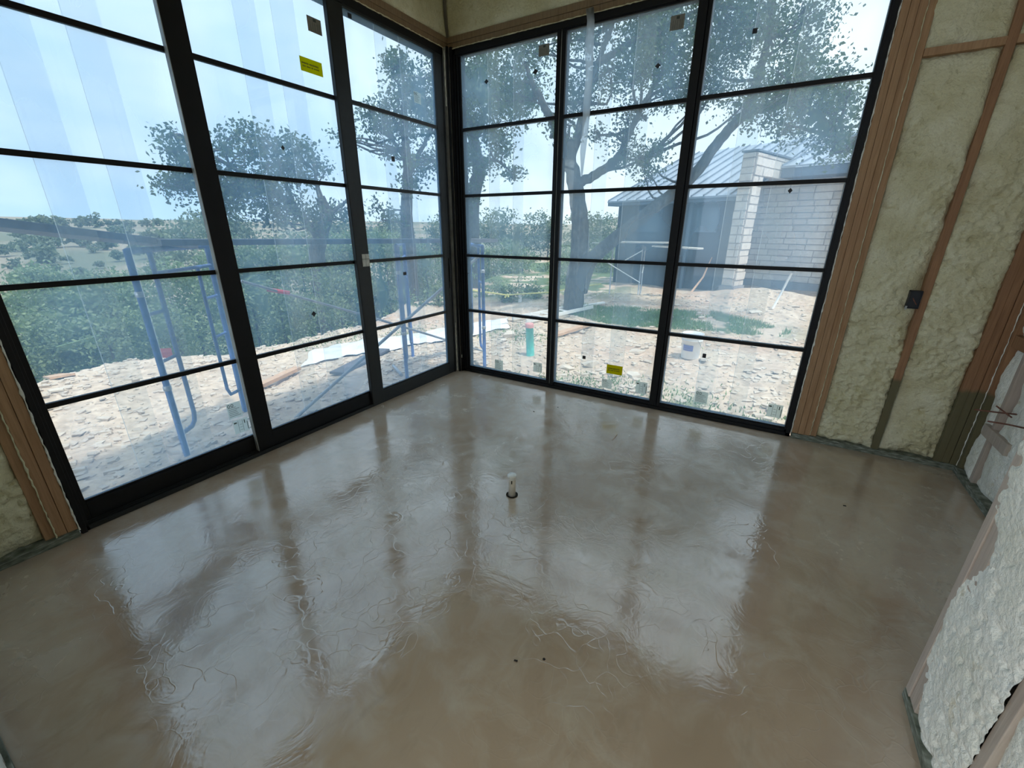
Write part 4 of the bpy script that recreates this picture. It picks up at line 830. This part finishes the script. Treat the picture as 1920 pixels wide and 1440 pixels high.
tube_('brace_tube', [atxy(452, 527, 4.7), atxy(690, 593, 5.2), atxy(905, 658, 5.7)], .014, 'galv', 'galvanised brace falling to the right behind the door panels', 'brace')
q = atxy(522, 546, 4.8); tag(MB().tube([q-[.07, .07, -.02], q+[.07, .07, -.02]], .020, 8).build('red_sleeve', 'red', None, loc=tuple(q)), 'small red sleeve on the falling brace', 'sleeve')

# ---- yard things
p = onT(995, 667); t_ = empty('standpipe', tuple(p), 'teal green sewer standpipe with a pink cap in the yard', 'pipe'); top = vline(990, 606, p[0], p[1])
MB().tube([p-[0, 0, .1], (p[0]-.03, p[1], top-.03)], .057, 18).build('pipe', 'teal', t_); MB().lathe((p[0]-.03, p[1], top-.035), [(.062, -.03), (.064, .02), (.05, .035), (0, .037)], 18).build('cap', 'pinkcap', t_)
p = onT(1293, 671); t_ = empty('bucket', tuple(p), 'white plastic bucket with a blue label standing on the yard', 'bucket'); h = .37
MB().lathe(p, [(0, .004), (.118, .004), (.122, .02), (.138, h-.10), (.146, h-.10), (.146, h-.085), (.141, h-.08), (.143, h-.05), (.150, h-.05), (.150, h-.035), (.144, h-.03), (.146, h-.004), (.149, h), (.141, h), (.136, h-.06), (.118, .03), (0, .03)], 28).build('tub', 'bucket', t_)
n_ = 14; a0 = math.atan2(CAM[1]-p[1], CAM[0]-p[0])-.35; vs = []
for i in range(n_+1):
    a = a0-.55+1.1*i/n_
    for z in (.13, .215): r_ = .122+(z-.02)*.0655+.0015+.001; vs.append((p[0]+r_*math.cos(a), p[1]+r_*math.sin(a), p[2]+z))
MB().add(vs, [(2*i, 2*i+2, 2*i+3, 2*i+1) for i in range(n_)]).build('label_band', 'bluelabel', t_)
vs = []
for j, wv in enumerate((.0, .09, .17, .26, .35, .46, .55, .63)):
    a = a0-.36+wv; r_ = .1335
    vs.append([(p[0]+r_*math.cos(a+k*.05), p[1]+r_*math.sin(a+k*.05), p[2]+z) for k, z in ((0, .155), (1, .155), (1, .185+.01*(j % 2)), (0, .185+.01*(j % 2)))])
mb = MB(); [mb.add(v, [(0, 1, 2, 3)]) for v in vs]; mb.build('label_print', 'bucket', t_)
hp = [(p[0]+.155*math.cos(a0+1.75+w), p[1]+.155*math.sin(a0+1.75+w), p[2]+h-.07-.13*math.sin((w+.9)/1.8*math.pi)) for w in np.linspace(-.9, .9, 10)]; MB().tube(hp, .003, 6).build('handle', 'galv', t_)
MB().tube([hp[4], hp[5]], .011, 8).build('handle_grip', 'rope', t_)
# rope
rp = [atxy(862, 540, 9.0), atxy(905, 547, 10), atxy(950, 553, 11), atxy(1030, 548, 12.2), atxy(1075, 540, 12.6), atxy(1127, 532, 13)]
tube_('rope', rp, .018, 'rope', 'yellow rope strung across the yard behind the scaffold end', 'rope')
q = rp[2]; tag(MB().tube([q-[.05, 0, .07], q+[.02, 0, .02], q+[.06, 0, -.05]], .022, 6).build('rope_knot', 'rope', None, loc=tuple(q)), 'knot in the sagging middle of the yellow rope', 'knot')
# white sheet
def sheet(corners, nu, nv, amp, label, seed):
    c00, c10, c11, c01 = [np.array(c) for c in corners]; u, v = np.meshgrid(np.linspace(0, 1, nu), np.linspace(0, 1, nv)); q = c00*(1-u[..., None])*(1-v[..., None])+c10*u[..., None]*(1-v[..., None])+c11*u[..., None]*v[..., None]+c01*(1-u[..., None])*v[..., None]
    x = q[..., 0]+.12*(vn(u*4, v*9, seed)-.5); y = q[..., 1]+.12*(vn(u*5+3, v*5, seed)-.5); z = terr(x, y)+.03+amp*fbm(u*5, v*3, seed)*(1-np.abs(2*v-1)**3); i_ = np.arange(nu*nv).reshape(nv, nu)
    return tag(place('plastic_sheet', mesh_np('plastic_sheet', np.stack([x, y, z], -1).reshape(-1, 3), np.stack([i_[:-1, :-1].ravel(), i_[:-1, 1:].ravel(), i_[1:, 1:].ravel(), i_[1:, :-1].ravel()], 1), 'sheet', True)), label, 'plastic sheet')
sheet([onT(560, 692)*1., onT(950, 618), onT(955, 598), onT(630, 650)], 70, 30, .16, 'crumpled white plastic sheet spread over the ground beyond the door corner', 3)
def lad():
    a, b_ = onT(972, 600), onT(1085, 578); a = onT(960, 603); t_ = empty('ladder', tuple(a), 'white aluminium ladder lying on the ground by the oak trunk', 'ladder'); u = b_-a; s = np.cross(u, [0, 0, 1]); s = s/np.linalg.norm(s)*.38; up = np.array([0, 0, .07]); o_ = a+[0, 0, .05]
    MB().obox(o_, u, s*.08, up).build('rail', 'cap', t_); MB().obox(o_+s, u, s*.08, up).build('rail', 'cap', t_)
    for k in range(1, 8): MB().tube([o_+u*k/8+up/2, o_+u*k/8+s+up/2], .015, 6).build('rung', 'cap', t_)
lad()
def lumber(p0, p1, w, th_, lab, m='lumber'): a = onT(*p0)+[0, 0, .02]; b_ = onT(*p1)+[0, 0, .03]; board(a, b_, w, th_, lab, m, 'fallen_board', 'board')
lumber((1040, 633), (1105, 613), .12, .05, 'reddish board lying between the standpipe and the grass'); lumber((455, 745), (560, 697), .10, .045, 'reddish board lying outside the middle door panel')
lumber((1078+10, 578), (1132, 573), .07, .04, 'white pole lying beside the oak trunk', 'cap'); lumber((632, 705), (720, 660), .20, .03, 'grey board in the shade of the plastic sheet', 'plank'); lumber((66, 702), (120, 712), .22, .03, 'pinkish board on the left bank', 'lumber')
a = onT(738, 692); b_ = onT(753, 707); tube_('short_tube', [a+[0, 0, .05], b_+[0, 0, .03]], .02, 'galv', 'short grey tube lying at the foot of the middle scaffold frame', 'tube')
c = AT(128, 652, 10.2); o = MB().obox(c-[.22, .1, 0], (.30, .52, .14), (-.16, .10, -.14), (0, 0, .015)).build('tin_scrap', 'green_metal', None, loc=tuple(c)); tag(o, 'bent light green scrap sheet caught in the junipers', 'scrap')
a = onT(1449, 566); tz_ = vline(1466, 511, a[0]+.25, a[1]+.15); tube_('leaning_pole', [a-[0, 0, .1], (a[0]+.25, a[1]+.15, tz_)], .025, 'cap', 'white pole leaning up in front of the stone wall', 'pole')
a = onT(1296, 548); tube_('dead_branch', [a, a+[.25, .1, .45], a+[.32, .15, .75], a+[.40, .1, 1.0]], [.03, .025, .018, .008], 'lumber', 'pale dead branch propped against the dark wall', 'branch')
c = onT(1005, 575); 

# ================================================================== stone house
e1 = np.array([math.cos(math.radians(20)), -math.sin(math.radians(20)), 0]); e2 = np.array([math.sin(math.radians(20)), math.cos(math.radians(20)), 0]); ez = np.array([0, 0, 1.])
P0 = np.array([1.97, 10.09, 0]); hs = empty('stone_house', (P0[0], P0[1], -.3), 'pale stone house with a metal roof and dark walls across the yard', 'house')
def hb(s0, t0, z0, s1, t1, z1, m, name, parent=hs, **k):   # s along the front (right), t backwards
    mb = MB().obox(P0+e1*s0+e2*t0+ez*z0, e1*(s1-s0), e2*(t1-t0), ez*(z1-z0)); return mb.build(name, m, parent, **k)
ZR = 3.40
hb(-.36, .02, -.5, -.02, .58, ZR-.02, 'mortar', 'pillar_core'); hb(-.36, .58, 2.84, -.02, 2.62, ZR-.02, 'mortar', 'beam_core'); hb(-.40, -.02, ZR, .03, 2.70, ZR+.04, 'fascia', 'coping')
hb(-1.8, 2.6, -1.0, 6.0, 2.9, 3.0, 'mortar', 'wall_core'); hb(-1.8, 2.54, -1.2, 6.0, 2.62, -.02, 'footing', 'footing'); hb(-.40, -.04, -.6, .03, .62, -.02, 'footing', 'footing')
rs = random.Random(5)
def course(o, U, Nn, L, z0, z1, hts=(.15, .22), lens=(.28, .62), thick=.025):
    z = z0
    while z < z1-.03:
        h = min(rs.uniform(*hts), z1-z); s = 0
        while s < L-.02:
            l = min(rs.uniform(*lens), L-s)
            if L-s-l < .12: l = L-s
            g = .015; pr = thick*rs.uniform(.6, 1.6); mb = MB().obox(o+U*(s+g)+ez*(z+g), U*(l-2*g), ez*(h-2*g), Nn*pr, 0, .006); mb.build('stone', 'limestone', hs); s += l
        z += h
course(P0+e1*-.36+e2*.02, e1, -e2, .34, -.02, ZR-.02, (.15, .24), (.17, .34)); course(P0+e1*-.02+e2*.02, e2, e1, .56, -.02, 2.84, (.16, .26), (.28, .56)); course(P0+e1*-.02+e2*.02, e2, e1, 2.6, 2.84, ZR-.02, (.2, .3), (.3, .7))
course(P0+e1*-1.3+e2*2.6, e1, -e2, 4.68, -.02, 2.90, (.15, .21), (.35, .70)); hb(3.35, 2.30, -.5, 3.75, 2.62, 2.9, 'mortar', 'pilaster_core'); course(P0+e1*3.35+e2*2.30, e1, -e2, .4, -.1, 2.9, (.2, .3), (.4, .41)); course(P0+e1*3.37+e2*2.30, e2, -e1, .32, -.1, 2.9, (.2, .3), (.3, .33))
# porch roof: fascia + metal roof behind
hb(-.02, 1.7, 2.88, 7.0, 2.9, 2.92, 'siding', 'soffit'); hb(.03, 1.66, 2.88, 7.2, 1.72, 3.12, 'fascia', 'fascia')
def roof(s0, s1, t0, z0, t1, z1, name, seams, step=.42):
    r = MB().obox(P0+e1*s0+e2*t0+ez*z0, e1*(s1-s0), e2*(t1-t0)+ez*(z1-z0), ez*.05).build(name, 'roof', hs)
    s = s0+.02
    while s < s1: MB().obox(P0+e1*s+e2*t0+ez*(z0+.05), e1*.03, e2*(t1-t0)+ez*(z1-z0), ez*.045).build('seam', 'seam', r); s += step
roof(.0, 7.2, 1.60, 3.12, 6.5, 4.55, 'roof', 1)
# dark wing at the left
ex = None
d = ray(1131, 381); 
# left end of the eave: on the front line t=.25
def s_of(px, t_):  # s where the pixel column meets the line of constant t at eye height
    best = min(np.linspace(-6, 4, 2001), key=lambda s: abs(px-(lambda q: 960+F*(q@_A)/(q@_f))(P0+e1*s+e2*t_+ez*1.5-CAM))); return float(best)
def z_of(px, py, s, t_): q = P0+e1*s+e2*t_; return vline(px, py, q[0], q[1])
sl = s_of(1137, .1); ze = z_of(1131, 381, sl, .1); sw = s_of(1157, .5)
hb(sw, .5, -.6, -.30, .62, ze+.05, 'siding', 'wing_wall'); hb(sw, .5, -.6, sw+.12, 5.5, ze+.05, 'siding', 'wing_wall'); hb(sl, .08, ze-.10, -.36, .14, ze+.02, 'fascia', 'fascia'); hb(sl, .1, ze-.10, -.36, .6, ze-.07, 'siding', 'soffit')
s_ = (s_of(1300, .6), s_of(1340, .6)); 
for pa, pb in ((1196, 1238), (1303, 1345)):
    a_, b2 = s_of(pa, .48), s_of(pb, .48); t_ = hb(a_, .455, 1.42, b2, .50, 2.10, 'fascia', 'window_frame'); hb(a_+.04, .44, 1.46, b2-.04, .46, 2.06, 'winglass', 'window_glass', t_)
hb(s_of(1287, .4), .40, -.5, s_of(1287, .4)+.10, .5, ze, 'fascia', 'corner_board')
# wing roof: from the eave up and back; ridge passes the pixel 1310,297 at t=tr
zr = None
for t_r in np.linspace(2, 7, 51):
    q = P0+e1*sl+e2*t_r; zt_ = ze+(t_r-.05)*.40; v = q+ez*zt_-CAM; pxx = 960+F*(v@_A)/(v@_f); pyy = 720-F*(v@_B)/(v@_f)
    if pyy < 292 or pxx > 1318: break
roof(sl, -.1, .05, ze, t_r, ze+(t_r-.05)*.40, 'roof', 1, .38)
# ---- work scaffold in front of the dark wing
q0 = P0+e1*(-1.6)-e2*.9
t_ = empty('work_scaffold', (q0[0], q0[1], -.2), 'small pale work scaffold in front of the dark wing of the house', 'scaffold')
A2 = lambda px, py, k=0: AT(px, py, 12.6+k)
for a, b_ in (((1128, 455), (1258, 457)), ((1222, 463), (1308, 468))):
    u0, u1 = A2(*a), A2(*b_); MB().obox(u0, u1-u0, e2*.3, ez*.04).build('deck_plank', 'plank_white', t_)
for px0, px1, y0 in ((1206, 1200, 460), (1210, 1207, 462), (1150, 1146, 460)):
    a, b_ = A2(px0, y0, .2), A2(px0, y0, .2); a[2] = -.3; MB().tube([a, b_], .02, 8).build('leg', 'galv', t_)
for a, b_ in (((1122, 482), (1200, 530)), ((1165, 492), (1204, 470)), ((1204, 512), (1207, 500))): MB().tube([A2(*a), A2(*b_)], .014, 6).build('brace', 'cap', t_)
u0 = A2(1110, 456, -.1); MB().obox(u0, e1*.5, e2*.12, ez*.02).build('deck_plank', 'plank_white', t_)
# ---- fuzzy dried stem, white marker, by the rope
c = AT(975, 565, 11.5); g = tz(c[0], c[1]); tube_('marker_post', [(c[0], c[1], g-.1), (c[0], c[1], g+.22)], .05, 'cap', 'short white marker post under the yellow rope', 'post')
